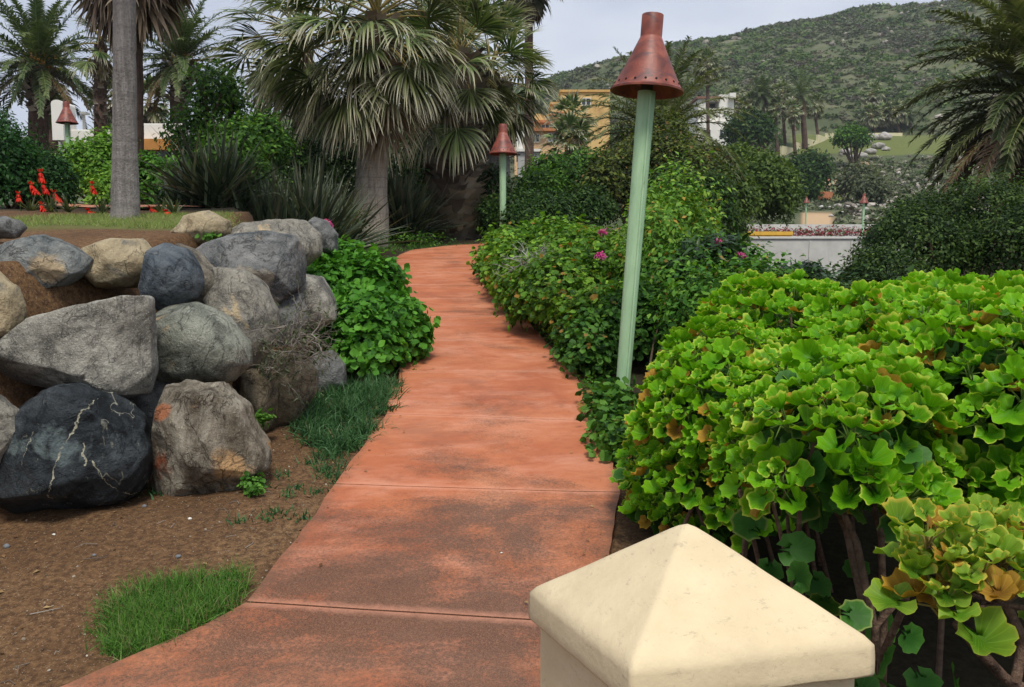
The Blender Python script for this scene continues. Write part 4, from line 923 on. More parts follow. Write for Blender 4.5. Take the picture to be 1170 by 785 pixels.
for px, py, Y, sd, lb in ((652, 140, 55, 63, 'bushy fan palm in front of the ochre hotel terraces'), (808, 75, 130, 65, 'lone fan palm standing above the white house'), (650, 168, 50, 67, 'low fan palm below the ochre hotel terraces')):
    bb = gz(px, Y); tt_ = P(px, py, Y)
    fan_palm('fan_palm', lb, bb, tt_, [.3, .25, .25], BARKB, sd, nlive=34, blen=1.4 if Y > 100 else 1.0, plen=1.3 if Y > 100 else .9, ndead=6, eldown=-45, nseg=18, wmul=1.5, group='distant small fan palms')
far_p = [(870, 108, 150, 'd'), (893, 106, 160, 'f'), (916, 110, 155, 'D'), (855, 120, 150, 'f'), (905, 128, 150, 'f'), (885, 124, 150, 'f'), (996, 108, 195, 'f'), (995, 132, 190, 'f'), (1008, 132, 192, 'f'), (1022, 128, 190, 'f'), (1034, 130, 192, 'd'), (842, 112, 155, 'f'), (930, 122, 170, 'f'), (60, 96, 40, 'f'), (172, 118, 45, 'f'), (130, 118, 45, 'f')]
desc = ['with dense round crown left of the dark date palm', 'second from the left in the far row', 'dark and wide, the biggest crown in the far row', 'beside the white house, lower one', 'short one under the wide dark crown', 'short one in the middle of the far row', 'tall lone one above the lawn', 'first of the low ones at the lawn top', 'second of the low ones at the lawn top', 'third of the low ones at the lawn top', 'last of the low ones at the lawn top', 'touching the right wall of the white house', 'rightmost of the far row before the grey scrub', 'peeping over the bungalow chimney', 'beside the grey trunk above the bungalow', 'between the thin palm and the grey trunk']
for i, (px, py, Y, k) in enumerate(far_p):
    bb = gz(px, Y); tt_ = P(px, py, Y); tt_[2] = max(tt_[2], bb[2] + 1.0); lb = 'small distant palm ' + desc[i]
    if k in 'dD': date_palm('distant_palm', lb, bb, tt_, [.5, .45], 70 + i, n=40, L=4.6 if k == 'D' else 3.4, lw=.16, npin=16, pl=.8, fruit=False, grp='palms in the distance', boot=False)
    else: fan_palm('distant_palm', lb, bb, tt_, [.3, .25], BARKB, 70 + i, nlive=26, blen=1.3 * Y / 150 if Y > 100 else .8, plen=1.2 * Y / 150 if Y > 100 else .6, ndead=4, eldown=-45, nseg=12, wmul=1.6, group='palms in the distance', rowz=8)

# ------------------------------------------------------------------ flax clumps
FLX = fanmat('flax_leaf', (.012, .026, .014), (.035, .06, .028), (.11, .14, .07), (.16, .13, .09), (.12, .14, .09))
def flax(label, clumps, seed, n=260, L=1.5, wd=.045, name='flax_plant', cat='plant', mat=None, grp='dark strap leaved flax plants', el=(20, 85), curl=.75):
    r_ = np.random.RandomState(seed); b = root(name, clumps[0][:3], label, cat, grp); M = Msh()
    for (cx, cy, cz, ln) in clumps:
        az = r_.rand(n) * 6.283; e = np.radians(r_.uniform(*el, n)); d0 = np.stack([np.sin(az) * np.cos(e), np.cos(az) * np.cos(e), np.sin(e)], -1)
        p0 = np.array([cx, cy, cz]) + r_.normal(size=(n, 3)) * [.16, .16, .03]; K = 8
        p, d = curve_dir(p0, d0, ln * r_.uniform(.6, 1.1, n), K, curl * r_.uniform(.1, 1.1, n), r_, .012, 2.0)
        s = np.linspace(0, 1, K)[None]; w_ = wd * np.minimum(1, (1 - s) * 2.6 + .02) * r_.uniform(.7, 1.2, (n, 1))
        sd = nrm(np.cross(d, [0, 0, 1.]) + 1e-6) + r_.normal(size=(n, 1, 3)) * .35
        rn = np.zeros((n, K, 4)); rn[..., 0] = (r_.rand(n) < .07)[:, None]; rn[..., 1] = r_.rand(n)[:, None] ** 1.4; rn[..., 2] = s; rn[..., 3] = .6
        M.strips(p, nrm(sd), w_, rn)
    M.build('leaf_tuft', mat or FLX, b); return b
def gp(px, py, Y, off=0): p = P(px, py, Y); return [p[0], Y, tz(p[0], Y) + off]
flax('wide dark flax clump with long strap leaves left of the largest palm', [(*gp(345, 0, 13), 1.75), (*gp(305, 0, 12.5), 1.6), (*gp(368, 0, 14.5), 1.4), (*gp(275, 0, 13.5), 1.5)], 81, n=330)
flax('dark flax clump behind the boulders near the bright hedge', [(*gp(240, 0, 12), 1.2), (*gp(214, 0, 12.5), .8), (*gp(262, 0, 13), 1.35)], 83, n=240)
flax('dark flax clump between the two biggest fan palms', [(*gp(456, 0, 17.2), 1.5), (*gp(440, 0, 18), 1.6)], 85, n=330, wd=.06)

# ------------------------------------------------------------------ shrubs and hedges
GA = leafmat('leaf_mid_green', (.012, .04, .007), (.045, .125, .016), (.14, .28, .035))
GDK = leafmat('leaf_dark_green', (.008, .024, .008), (.025, .065, .014), (.08, .155, .03))
GOL = leafmat('leaf_olive', (.015, .028, .007), (.05, .075, .014), (.15, .19, .03), dead=(.2, .13, .05), dead_amt=.04)
GBR = leafmat('leaf_bright_green', (.05, .13, .015), (.12, .27, .03), (.25, .42, .06))
GGY = leafmat('leaf_grey_green', (.045, .06, .035), (.09, .115, .06), (.17, .19, .11))
GPU = leafmat('scrub_grey_purple', (.05, .045, .04), (.10, .09, .08), (.17, .155, .13))
PEL = leafmat('pelargonium_leaf', (.02, .06, .008), (.08, .20, .018), (.22, .40, .04), dead=(.30, .17, .03), dead_amt=.035, rim=(.30, .34, .05), rim_amt=.3)
GLS = leafmat('leaf_glossy_dark', (.010, .030, .012), (.025, .065, .02), (.07, .13, .04), rough=.3, spec=.5)
def shrub(name, label, lobes, n, k, size, csz, mat, seed, cat='shrub', group=None, tm=None, stem=True, nst=9, r0=.03, **kw):
    L = np.array(lobes, float); cx, cy = L[:, 0].mean(), L[:, 1].mean(); base = [cx, cy, tz(cx, cy) - .03]
    b = root(name, base, label, cat, group); M = Msh()
    c, d = cloud(M, lobes, n, k, size, csz, tm or LEAF, seed, **kw)
    c2 = M.build('foliage', mat, b)
    if stem and len(c):
        M = Msh(); r_ = np.random.RandomState(seed); tips = c[r_.choice(len(c), min(nst, len(c)), replace=False)]
        stems(M, base, tips, r0, r0 * .3, seed, spread=L[:, 3].mean() * .12); M.build('stem', WOOD, b)
    return b
def lob(px0, py0, px1, py1, Y, dy=None):                 # lobe whose outline fits that pixel rectangle at distance Y
    a = P(px0, py0, Y); b_ = P(px1, py1, Y); rx = abs(b_[0] - a[0]) / 2; rz = abs(a[2] - b_[2]) / 2
    return [(a[0] + b_[0]) / 2, Y, (a[2] + b_[2]) / 2, rx, dy or (rx + rz) / 2, rz]
bgs = 'background shrubs and trees beyond the path'
shrub('round_bush', 'big dark green bush at the far left above the aloes', [lob(-70, 128, 40, 250, 12), lob(15, 175, 84, 250, 11.5), lob(-30, 150, 40, 260, 11)], 1500, 12, .062, .075, leafmat('leaf_deep_green', (.008, .03, .010), (.02, .07, .016), (.05, .14, .03)), 101, group=bgs, nz_amp=.3)
shrub('bright_bush', 'bright green leafy bush left of the grey palm trunk', [lob(72, 165, 118, 246, 13.5), lob(95, 158, 150, 246, 13.5), lob(110, 200, 150, 255, 12.8)], 700, 12, .08, .09, GBR, 103, group=bgs)
shrub('bright_bush', 'bright green leafy bush right of the grey palm trunk', [lob(145, 182, 195, 250, 13.8), lob(180, 188, 222, 252, 14)], 450, 12, .09, .1, leafmat('leaf_fresh_green', (.03, .10, .012), (.07, .20, .025), (.15, .31, .05)), 105, group=bgs)
shrub('leafy_tree', 'wispy dark green tree in front of the second date palm', [lob(192, 125, 250, 190, 17), lob(222, 78, 272, 150, 17.5), lob(200, 150, 270, 220, 17), lob(240, 95, 285, 180, 18)], 560, 12, .10, .13, GA, 107, 'tree', bgs, nz_amp=.35, r0=.07, nst=16)
shrub('leafy_bush', 'green bush growing through the dark flax', [lob(235, 140, 300, 215, 13.2), lob(275, 135, 330, 200, 14), lob(245, 170, 300, 230, 12.8)], 520, 12, .085, .09, GA, 109, group=bgs)
shrub('dark_shrub', 'low dark shrub under the far lamp', [lob(548, 225, 580, 283, 18.5), lob(560, 215, 625, 280, 18), lob(548, 190, 580, 240, 20)], 500, 12, .085, .09, GDK, 111, group=bgs)
shrub('leafy_tree', 'green tree right of the far lamp below the villa', [lob(590, 195, 650, 262, 24), lob(630, 175, 700, 260, 25), lob(600, 180, 660, 230, 26)], 900, 12, .13, .14, GA, 113, 'tree', bgs, nz_amp=.3, r0=.1)
shrub('olive_tree', 'broad olive green tree directly behind the tall lamp', [lob(660, 175, 740, 270, 24), lob(700, 150, 790, 270, 25), lob(750, 165, 830, 275, 24), lob(730, 130, 785, 190, 26)], 1500, 13, .13, .15, GOL, 115, 'tree', bgs, nz_amp=.3, r0=.12)
shrub('dark_shrub', 'dark flowering shrub left of the tall lamp above the hedge', [lob(595, 225, 660, 275, 15.5), lob(640, 215, 700, 268, 16), lob(575, 235, 620, 275, 15)], 700, 12, .07, .08, GDK, 117, group=bgs)
shrub('tall_shrub', 'dark shrub right of the tall lamp, beneath the olive tree', [lob(740, 190, 800, 275, 19), lob(780, 200, 835, 280, 19)], 600, 12, .09, .1, GDK, 119, group=bgs)
shrub('leafy_tree', 'rounded mid green tree at the edge of the ravine', [lob(795, 195, 860, 262, 33), lob(840, 178, 905, 258, 36), lob(815, 170, 870, 215, 40), lob(866, 208, 903, 262, 38), lob(785, 225, 838, 290, 32), lob(812, 232, 846, 305, 32.5)], 1800, 12, .2, .2, leafmat('leaf_ravine_green', (.03, .06, .012), (.07, .125, .025), (.15, .22, .045)), 121, 'tree', bgs, nz_amp=.25, stem=False)
shrub('bluish_bush', 'small bluish green bush in front of the ravine tree', [lob(802, 205, 824, 238, 28)], 220, 12, .11, .1, leafmat('leaf_blue_green', (.02, .08, .04), (.05, .15, .08), (.10, .22, .13)), 123, group=bgs)
shrub('dark_round_tree', 'dark round tree beside the white house', [lob(832, 132, 880, 172, 125)], 500, 12, .6, .6, GDK, 125, 'tree', bgs, r0=.3)
shrub('red_flower_bush', 'reddish bush at the left end of the bridge', [lob(824, 240, 846, 262, 34)], 160, 10, .13, .12, leafmat('leaf_red', (.12, .03, .015), (.25, .05, .03), (.10, .14, .03)), 127, group=bgs)
shrub('dense_bush', 'large dark small leaved bush at the right below the date palm', [lob(985, 235, 1100, 345, 10.5), lob(1060, 205, 1190, 345, 11), lob(965, 285, 1050, 360, 9.6), lob(1010, 222, 1090, 300, 11.5), lob(1120, 230, 1230, 350, 10)], 3000, 14, .048, .06, leafmat('leaf_small_dark', (.010, .026, .008), (.026, .06, .012), (.09, .15, .03)), 129, group=bgs, nz_amp=.32, tm=LEAF, r0=.05)
shrub('palm_tree_undergrowth', 'low green weeds around the foot of the largest palm', [[gpalm[0] + .8, MY - .2, gpalm[2] + .05, .9, .4, .18], [gpalm[0] - .9, MY + .3, gpalm[2] + .1, .6, .4, .3]], 160, 8, .06, .07, GA, 131, stem=False, lower=0)
shrub('climbing_weed', 'thin leafy weed growing against the largest palm trunk', [[gpalm[0] - .12, MY - .5, gpalm[2] + .35, .14, .1, .4]], 34, 6, .055, .06, GA, 133, nst=6, r0=.008)
shrub('far_bush', 'green bush beside the pale rocks on the far slope', [lob(957, 148, 985, 168, 140), lob(975, 153, 992, 167, 138)], 320, 10, .5, .5, GA, 135, group=bgs, r0=.2)
shrub('dark_round_tree', 'dark tree in the ravine left of the brick planter', [lob(905, 175, 945, 225, 110), lob(912, 195, 930, 235, 100)], 600, 11, .5, .5, GDK, 137, 'tree', bgs, r0=.2)
shrub('grey_bush', 'grey green bush on the slope right of the brick planter', [lob(962, 190, 1000, 232, 98), lob(980, 205, 1015, 236, 94)], 600, 11, .4, .4, GGY, 139, group=bgs, r0=.2)

shrub('dark_shrub', 'dark shrub mass between the flax and the largest palm', [lob(285, 150, 360, 262, 16), lob(340, 140, 420, 275, 18.5), lob(250, 170, 310, 262, 17)], 900, 12, .10, .12, GDK, 161, group=bgs)
shrub('dark_shrub', 'dark shrub mass behind the trunks of the two biggest fan palms', [lob(425, 150, 500, 285, 22), lob(480, 160, 560, 285, 23)], 700, 12, .12, .14, GDK, 163, group=bgs)
# right hand hedge, plant by plant
def gh(px, py, dz=0.0): p = G(px, py); return p
hg = 'leafy hedge plants along the right edge of path'
def hl(x, y, h_, rx, ry): h_ = h_ * (.84 if y > 6.9 else .95); x = x + (.16 if y > 8.8 else 0.03); return [x, y, SLOPE * y + h_ * .42, rx, ry, h_ * .58]
shrub('pelargonium_bush', 'farthest hedge plant beside the path bend under the far lamp', [hl(-.02, 12.6, .75, .55, 1.0), hl(.5, 12.4, .85, .7, 1.0), hl(-.28, 11.4, .6, .35, .8)], 650, 9, .06, .07, PEL, 141, group=hg, tm=SMALLR)
shrub('pelargonium_bush', 'hedge plant with bare white twigs at the path side', [hl(-.02, 10.0, .75, .4, .9), hl(.55, 10.2, .9, .65, 1.0), hl(.1, 9.0, .7, .38, .7)], 900, 9, .058, .06, PEL, 143, group=hg, tm=SMALLR)
shrub('pelargonium_bush', 'hedge plant with pink flowers left of the tall lamp', [hl(.45, 8.0, .85, .5, .8), hl(.95, 8.6, 1.0, .6, .9), hl(.62, 7.1, .62, .3, .6)], 1200, 9, .052, .055, PEL, 145, group=hg, tm=SMALLR)
shrub('pelargonium_bush', 'low hedge plant at the foot of the tall lamp', [hl(.56, 6.6, .36, .2, .45), hl(.98, 6.8, .62, .38, .42), hl(.60, 5.4, .13, .12, .45), hl(1.32, 5.8, .40, .26, .4), hl(.60, 4.8, .12, .14, .4), hl(1.0, 5.0, .13, .2, .35)], 1300, 9, .045, .05, leafmat('pelargonium_leaf_deep', (.02, .06, .012), (.05, .14, .02), (.11, .25, .035), dead=(.25, .15, .04), dead_amt=.03), 147, nst=3, r0=.012, group=hg, tm=SMALLR)
shrub('yellow_green_shrub', 'tall yellow green shrub just right of the tall lamp', [hl(1.5, 8.2, 1.72, .5, .5), hl(1.25, 7.6, 1.45, .35, .4), hl(1.7, 8.6, 1.5, .4, .5)], 950, 9, .055, .055, leafmat('leaf_yellow_green', (.05, .13, .015), (.12, .27, .03), (.28, .42, .06), dead=(.40, .26, .05), dead_amt=.04), 149, group=hg)
shrub('hedge_plant', 'dark leaved hedge plant between the tall lamp and the big geranium', [hl(1.4, 7.0, 1.1, .38, .5), hl(1.85, 7.4, 1.0, .42, .5), hl(1.35, 6.2, .85, .3, .4), hl(1.75, 6.3, .95, .4, .5)], 1300, 9, .055, .055, leafmat('hedge_fresh_leaf', (.018, .06, .008), (.06, .18, .02), (.17, .34, .04), dead=(.3, .2, .05), dead_amt=.03), 151, group=hg)
shrub('glossy_shrub', 'dark glossy rosette shrub in front of the bridge', [lob(770, 270, 850, 345, 7.0), lob(845, 306, 900, 345, 6.6), lob(890, 308, 950, 350, 6.4)], 260, 11, .11, .045, GLS, 153, group=hg, tm=LONG, up=.9)
shrub('leafy_bush', 'green shrubs filling the bank behind the big geranium', [[2.9, 6.6, .9, 1.0, .9, .6], [4.2, 7.2, .8, 1.2, 1, .6], [2.6, 8.6, .9, 1.0, 1.2, .6], [5.8, 8.5, .6, 1.5, 1.3, .8], [3.8, 10.5, .7, 1.6, 1.4, .8]], 1200, 9, .07, .08, GDK, 155)
# bush beside the rocks
LFB = leafmat('geranium_leaf_fresh', (.03, .11, .012), (.065, .21, .02), (.13, .34, .04))
def G2(x, y, z): return [x, y, SLOPE * y + z]
shrub('geranium_bush', 'fresh green geranium bush spilling over the path edge by the boulders', [lob(372, 345, 462, 442, 6.5, .4), lob(405, 340, 487, 428, 6.8, .4), lob(352, 282, 430, 372, 7.6, .45), lob(388, 298, 462, 395, 7.3, .45), lob(350, 300, 400, 420, 7.0, .35)], 1200, 9, .058, .05, LFB, 157, tm=SMALLR, group='geranium bushes')

# ------------------------------------------------------------------ the big foreground geranium
GER = leafmat('scalloped_leaf', (.025, .12, .004), (.09, .30, .008), (.24, .52, .016), rim=(.50, .60, .08), rim_amt=.6, veins=8.5, tr=.3, rough=.45, spec=.25)
GERD = leafmat('withered_leaf', (.16, .05, .015), (.42, .16, .025), (.60, .36, .05), veins=8.5, tr=.25, rough=.7)
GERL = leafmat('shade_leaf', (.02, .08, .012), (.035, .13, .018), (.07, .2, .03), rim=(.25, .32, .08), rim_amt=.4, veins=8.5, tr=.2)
STM = bark('geranium_stem_bark', (.05, .03, .02), (.13, .08, .055), (.22, .16, .12), 30)
def rosettes(M, MS, heads, axes, size, seed, nleaf=(8, 12), dead=.22):
    r_ = np.random.RandomState(seed)
    P_, AY, NZ, SCL, RN, MT = [], [], [], [], [], []
    for c, a in zip(heads, axes):
        n = r_.randint(*nleaf); a = nrm(a + r_.normal(size=3) * .18); u = nrm(np.cross(a, [0.3, 1, .1])); v = np.cross(a, u); ph = r_.rand() * 6.28; cr = r_.rand(); hs = r_.uniform(.68, 1.25)
        for k in range(n):
            f = (k + .3) / n; az = ph + k * 2.399 + r_.normal() * .2; out = u * math.cos(az) + v * math.sin(az)
            rad = size * (.25 + 1.0 * f ** .8) * hs * r_.uniform(.85, 1.15); hgt = size * (.55 - 1.0 * f ** 1.4) * hs
            p = c + out * rad * .55 + a * hgt
            nz_ = nrm(a * (1.15 - .45 * f) - out * (.55 - 1.1 * f) + r_.normal(size=3) * .2 + np.array([0, 0, .25])); ay = nrm(out + a * (.75 - 1.15 * f) + r_.normal(size=3) * .15)
            P_.append(p); AY.append(ay); NZ.append(nz_); SCL.append(size * (.55 + .6 * min(1, f * 1.6)) * hs * r_.uniform(.85, 1.15)); RN.append([np.clip(cr * .6 + .4 - .35 * f + r_.normal() * .1, 0, 1), r_.rand()])
            MT.append(1 if (f > .7 and r_.rand() < dead) else 0)
            if MS is not None: MS.tube([c - a * size * .5, c - a * size * .1 + out * rad * .2, p], [.0028, .0022, .0016], 4, 0, (.5, .5, .5, .5), cap=False)
    P_, AY, NZ, SCL, RN, MT = map(np.array, (P_, AY, NZ, SCL, RN, MT)); r2 = r_.randint(0, len(BIG), len(P_))
    for i, tpl in enumerate(BIG):
        s = r2 == i
        if s.any(): M.inst(tpl, P_[s], AY[s], NZ[s], SCL[s], RN[s], MT[s])
def spaced(lobes, n, dist, seed, lower=-.25, amp=.12, region=None):
    r_ = np.random.RandomState(seed); L = np.array(lobes, float); out = []; ax = []
    ar = L[:, 3] * L[:, 4] + L[:, 3] * L[:, 5]; ar /= ar.sum()
    for _ in range(n * 14):
        j = r_.choice(len(L), p=ar); d = nrm(r_.normal(size=3))
        if d[2] < lower: continue
        c = L[j, :3] + d * L[j, 3:6] * (1 + amp * float(fbm(np.array([d * 2.2 + j * 7]), seed, 3)[0]) * 1.5)
        if any(k != j and np.linalg.norm((c - L[k, :3]) / L[k, 3:6]) < .9 for k in range(len(L))): continue
        if region and not region(c): continue
        if out and np.min(np.linalg.norm(np.array(out) - c, axis=1)) < dist: continue
        out.append(c); ax.append(nrm(nrm(d / L[j, 3:6]) * .6 + np.array([0, -.12, .65])))
        if len(out) >= n: break
    return np.array(out), np.array(ax)
GL = [lob(786, 320, 1010, 560, 3.9, .6), lob(738, 385, 905, 640, 3.4, .55), lob(900, 335, 1230, 640, 3.0, .7), lob(1000, 345, 1300, 640, 2.35, .45), lob(850, 425, 1050, 600, 2.2, .35), lob(728, 480, 800, 640, 3.6, .45), lob(1150, 340, 1500, 640, 2.6, .7), lob(950, 332, 1300, 560, 4.0, .8)]
gr_ = root('geranium_plant', [1.3, 2.8, tz(1.3, 2.8) - .02], 'huge bright green geranium with scalloped yellow rimmed leaves behind the cream pillar', 'plant', 'geranium bushes')
heads, axes = spaced(GL, 620, .100, 301, region=lambda c: float(vnoise(np.array([c * 4.5]), 3)[0]) > -.38)
M = Msh(); MS = Msh(); rosettes(M, MS, heads, axes, .064, 302, nleaf=(9, 14), dead=.3)
M.build('foliage', [GER, GERD], gr_); MS.build('leaf_stalk', PET if False else leafmat('green_petiole', (.06, .12, .02), (.12, .2, .04), (.2, .28, .07), tr=0), gr_)
M = Msh(); r_ = np.random.RandomState(5)
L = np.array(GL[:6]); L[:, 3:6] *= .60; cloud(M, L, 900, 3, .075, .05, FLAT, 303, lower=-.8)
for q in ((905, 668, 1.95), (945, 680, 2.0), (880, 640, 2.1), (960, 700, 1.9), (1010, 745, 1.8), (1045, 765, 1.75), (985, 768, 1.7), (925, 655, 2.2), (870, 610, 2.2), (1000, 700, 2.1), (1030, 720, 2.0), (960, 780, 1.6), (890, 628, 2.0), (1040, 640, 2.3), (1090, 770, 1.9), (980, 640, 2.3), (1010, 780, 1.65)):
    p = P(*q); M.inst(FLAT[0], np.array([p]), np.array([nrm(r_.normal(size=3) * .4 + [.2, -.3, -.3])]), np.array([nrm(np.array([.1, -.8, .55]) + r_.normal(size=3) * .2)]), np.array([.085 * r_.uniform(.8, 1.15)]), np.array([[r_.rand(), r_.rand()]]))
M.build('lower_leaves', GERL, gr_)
M = Msh()
for k in range(46):
    c = heads[r_.randint(len(heads))]; bx_ = np.array([np.clip(c[0] * .75 + .35, .8, 2.4), np.clip(c[1] * .8 + .6, 2.1, 4), 0]); bx_[2] = tz(bx_[0], bx_[1]) - .03
    stems(M, bx_, [c - axes[0] * .05], .010, .005, 400 + k, .25, n=8)
for (x0, y0, Y0, x1, y1, Y1) in ((1000, 720, 1.9, 945, 545, 2.1), (1010, 710, 1.95, 990, 540, 2.2), (985, 690, 2.0, 935, 540, 2.15), (850, 640, 2.3, 845, 560, 2.3), (1010, 745, 1.9, 1040, 660, 1.8), (760, 640, 3.0, 800, 560, 3.0), (1000, 715, 1.9, 1060, 650, 2.1)):
    a, b_ = P(x0, y0, Y0), P(x1, y1, Y1); g_ = np.array([a[0] + .05, a[1] + .2, tz(a[0], a[1] + .2)])
    M.tube([g_, (g_ + a) / 2 + [.02, 0, .02], a, (a + b_) / 2 + [.015, 0, .02], b_], [.010, .0095, .009, .0085, .007], 7)
M.build('stem', STM, gr_)
sp_ = root('geranium_plant', [1.35, 1.7, tz(1.35, 1.7) - .02], 'sparse geranium sprig with yellowing leaves and bare stems, bottom right in front', 'plant', 'geranium bushes')
hp = [(1062, 612, 1.5), (1105, 622, 1.5), (1150, 640, 1.52), (1085, 660, 1.48), (1075, 690, 1.45), (1130, 600, 1.6), (1170, 610, 1.6), (1190, 650, 1.5), (1118, 650, 1.45), (1055, 640, 1.55), (1210, 690, 1.5)]
hs = np.array([P(*q) for q in hp]); M = Msh(); MS = Msh(); rosettes(M, MS, hs, np.tile([[-.1, -.25, .9]], (len(hs), 1)), .062, 311, nleaf=(7, 10), dead=.42)
M.build('foliage', [leafmat('yellowing_scalloped_leaf', (.06, .16, .01), (.16, .32, .02), (.32, .46, .05), rim=(.6, .5, .08), rim_amt=.8, veins=8.5, tr=.3), GERD], sp_); MS.build('leaf_stalk', PET, sp_)
M = Msh()
j0 = P(1180, 792, 1.55); gnd = np.array([1.35, 1.7, tz(1.35, 1.7) - .05])
M.tube([gnd, (gnd + j0) / 2, j0, P(1148, 775, 1.5), P(1120, 745, 1.49), P(1092, 712, 1.48)], [.016, .014, .011, .0105, .0095, .007], 8)
M.tube([P(1160, 780, 1.5), P(1170, 730, 1.52), P(1150, 690, 1.53), P(1140, 655, 1.53)], [.010, .009, .008, .006], 8)
M.tube([P(1185, 760, 1.55), P(1205, 700, 1.5), P(1195, 660, 1.5)], [.010, .008, .006], 8)
for q in hs: 
    b_ = P(1145, 690, 1.53); M.tube([b_, (b_ + q) / 2 + [0, 0, -.01], q - [0, 0, .02]], [.006, .005, .004], 6)
M.build('stem', STM, sp_)

# flowers
PINK = leafmat('pink_petal', (.45, .03, .22), (.68, .08, .38), (.85, .25, .55), tr=.3)
RED = leafmat('red_aloe_floret', (.45, .01, .008), (.72, .025, .015), (.85, .09, .04), tr=.2)
STK = leafmat('flower_stalk', (.06, .09, .02), (.11, .13, .04), (.18, .18, .06), tr=0)
def pinkflower(label, px, py, Y, r, seed):
    p = P(px, py, Y); g_ = p - [0, -.1, .22]; b = root('pink_flower', g_, label, 'flower', 'pink geranium flower heads'); M = Msh()
    cloud(M, [[*p, r, r, r * .75]], 26, 6, r * .62, r * .22, LEAF, seed, lower=-.5, nz_amp=.1, dens_noise=False); M.build('petal', PINK, b)
    M = Msh(); M.tube([g_, p], [.004, .003], 5); M.build('stalk', STK, b)
pinkflower('pink flower head on the boulders at top of the bush', 373, 257, 7.6, .045, 1)
pinkflower('pink flower head, upper one left of the tall lamp', 689, 266, 8.4, .035, 2)
pinkflower('pink flower head, lower one left of the tall lamp', 686, 293, 7.5, .036, 3)
pinkflower('small pale pink flower right of the yellow green shrub', 819, 278, 6.9, .035, 4)
pinkflower('small pink flower at the right end of the yellow green shrub', 846, 292, 6.8, .03, 5)
def aloe(label, px, Y, fl, seed):
    r_ = np.random.RandomState(seed); g_ = np.array(gp(px, 0, Y)); b = root('aloe_plant', g_, label, 'plant', 'red flowering aloes on the raised bed')
    M = Msh(); n = 22; az = r_.rand(n) * 6.28; e = np.radians(r_.uniform(20, 75, n)); d0 = np.stack([np.sin(az) * np.cos(e), np.cos(az) * np.cos(e), np.sin(e)], -1)
    p, d = curve_dir(np.repeat(g_[None], n, 0), d0, r_.uniform(.12, .26, n), 6, np.full(n, .3)); s = np.linspace(0, 1, 6)[None]
    rn = np.zeros((n, 6, 4)); rn[..., 0] = r_.rand(n)[:, None]; rn[..., 1] = r_.rand(n)[:, None]; rn[..., 2] = s
    M.strips(p, nrm(np.cross(d, [0, 0, 1.]) + 1e-6), .035 * (1 - s) + .002 + 0 * p[..., 0], rn); M.build('leaf_rosette', GGY, b)
    for (fx, fy, rad, ln) in fl:
        q = P(fx, fy, Y); base = g_ + r_.normal(size=3) * [.03, .03, 0]; up = nrm(q - base)
        MS = Msh(); MS.tube([base, (base + q) / 2 + [.01, 0, 0], q + up * ln * .5], [.007, .006, .004], 6); so_ = MS.build('flower_stalk', STK, b)
        M = Msh(); n = 64; s = r_.rand(n); az = r_.rand(n) * 6.28; out = np.stack([np.cos(az), np.sin(az), 0 * az], -1)
        pos = q + up * (s - .5)[:, None] * ln; ay = nrm(out * (.5 + .5 * (1 - s))[:, None] + np.array([0, 0, -.75]) + np.array([0, 0, 1.1]) * (s[:, None] > .8))
        M.inst(LONG, pos + out * .006, ay, out, np.stack([rad * 1.6 * np.ones(n), rad * (1.15 - .5 * s), rad * np.ones(n)], -1), np.stack([r_.rand(n), r_.rand(n)], -1)); M.build('flower_spike', RED, b)
aloe('aloe with four crowded red flower spikes before the big dark bush', 46, 8.7, [(47, 200, .05, .10), (38, 214, .055, .10), (51, 214, .05, .10), (49, 236, .055, .09)], 1)
aloe('aloe with one tall red spike right of the crowded red ones', 66, 8.9, [(64, 223, .055, .10)], 2)
aloe('aloe with one red spike nearest the left edge', 22, 9.1, [(21, 224, .045, .08)], 3)
aloe('aloe with two red spikes just left of the grey trunk', 106, 8.8, [(106, 214, .045, .09), (104, 241, .05, .08)], 4)
aloe('aloe with one red spike right of the grey trunk', 176, 8.4, [(175, 239, .045, .08)], 5)
aloe('aloe with low red spikes beside the pale tan boulder', 190, 8.2, [(192, 242, .04, .06), (186, 249, .04, .05)], 6)

# ------------------------------------------------------------------ dry twigs
TW = leafmat('dry_twig', (.10, .08, .065), (.20, .17, .145), (.34, .31, .27), tr=0, rough=.9)
TWW = leafmat('bleached_twig', (.22, .20, .18), (.36, .34, .32), (.50, .48, .46), tr=0, rough=.9)
def twigs(label, c, rad, n, seed, mat, r0=.004, leaves=None, name='dry_shrub', depth=3):
    r_ = np.random.RandomState(seed); b = root(name, c, label, 'shrub'); M = Msh(); tips = []
    def grow(p, d, L, r, k):
        q = p + d * L * .5 + r_.normal(size=3) * L * .08; e = p + d * L + r_.normal(size=3) * L * .1
        M.tube([p, q, e], [r, r * .8, r * .6], 4, 0, (r_.rand(), r_.rand(), .3, 0), cap=False); tips.append(e)
        if k: 
            for _ in range(r_.randint(2, 4)): grow(e if r_.rand() < .6 else q, nrm(d + r_.normal(size=3) * .55), L * r_.uniform(.5, .8), r * .62, k - 1)
    for _ in range(n): grow(np.array(c) + r_.normal(size=3) * np.array(rad) * .25, nrm(r_.normal(size=3) * [1, 1, .8] + [0, -.3, .45]), np.mean(rad) * r_.uniform(.35, .6), r0, depth)
    M.build('twig', mat, b)
    if leaves:
        M = Msh(); tp_ = np.array(tips); s = r_.choice(len(tp_), min(leaves, len(tp_))); n_ = len(s); M.inst(LONG, tp_[s], rv(r_, n_), rv(r_, n_), r_.uniform(.02, .045, n_), np.stack([r_.rand(n_), r_.rand(n_)], -1)); M.build('foliage', GGY, b)
p = P(338, 395, 5.0); twigs('tangle of dry grey twigs hanging over the brown boulders', [p[0], p[1], p[2]], [.27, .2, .25], 46, 501, TW, .0035, 700)
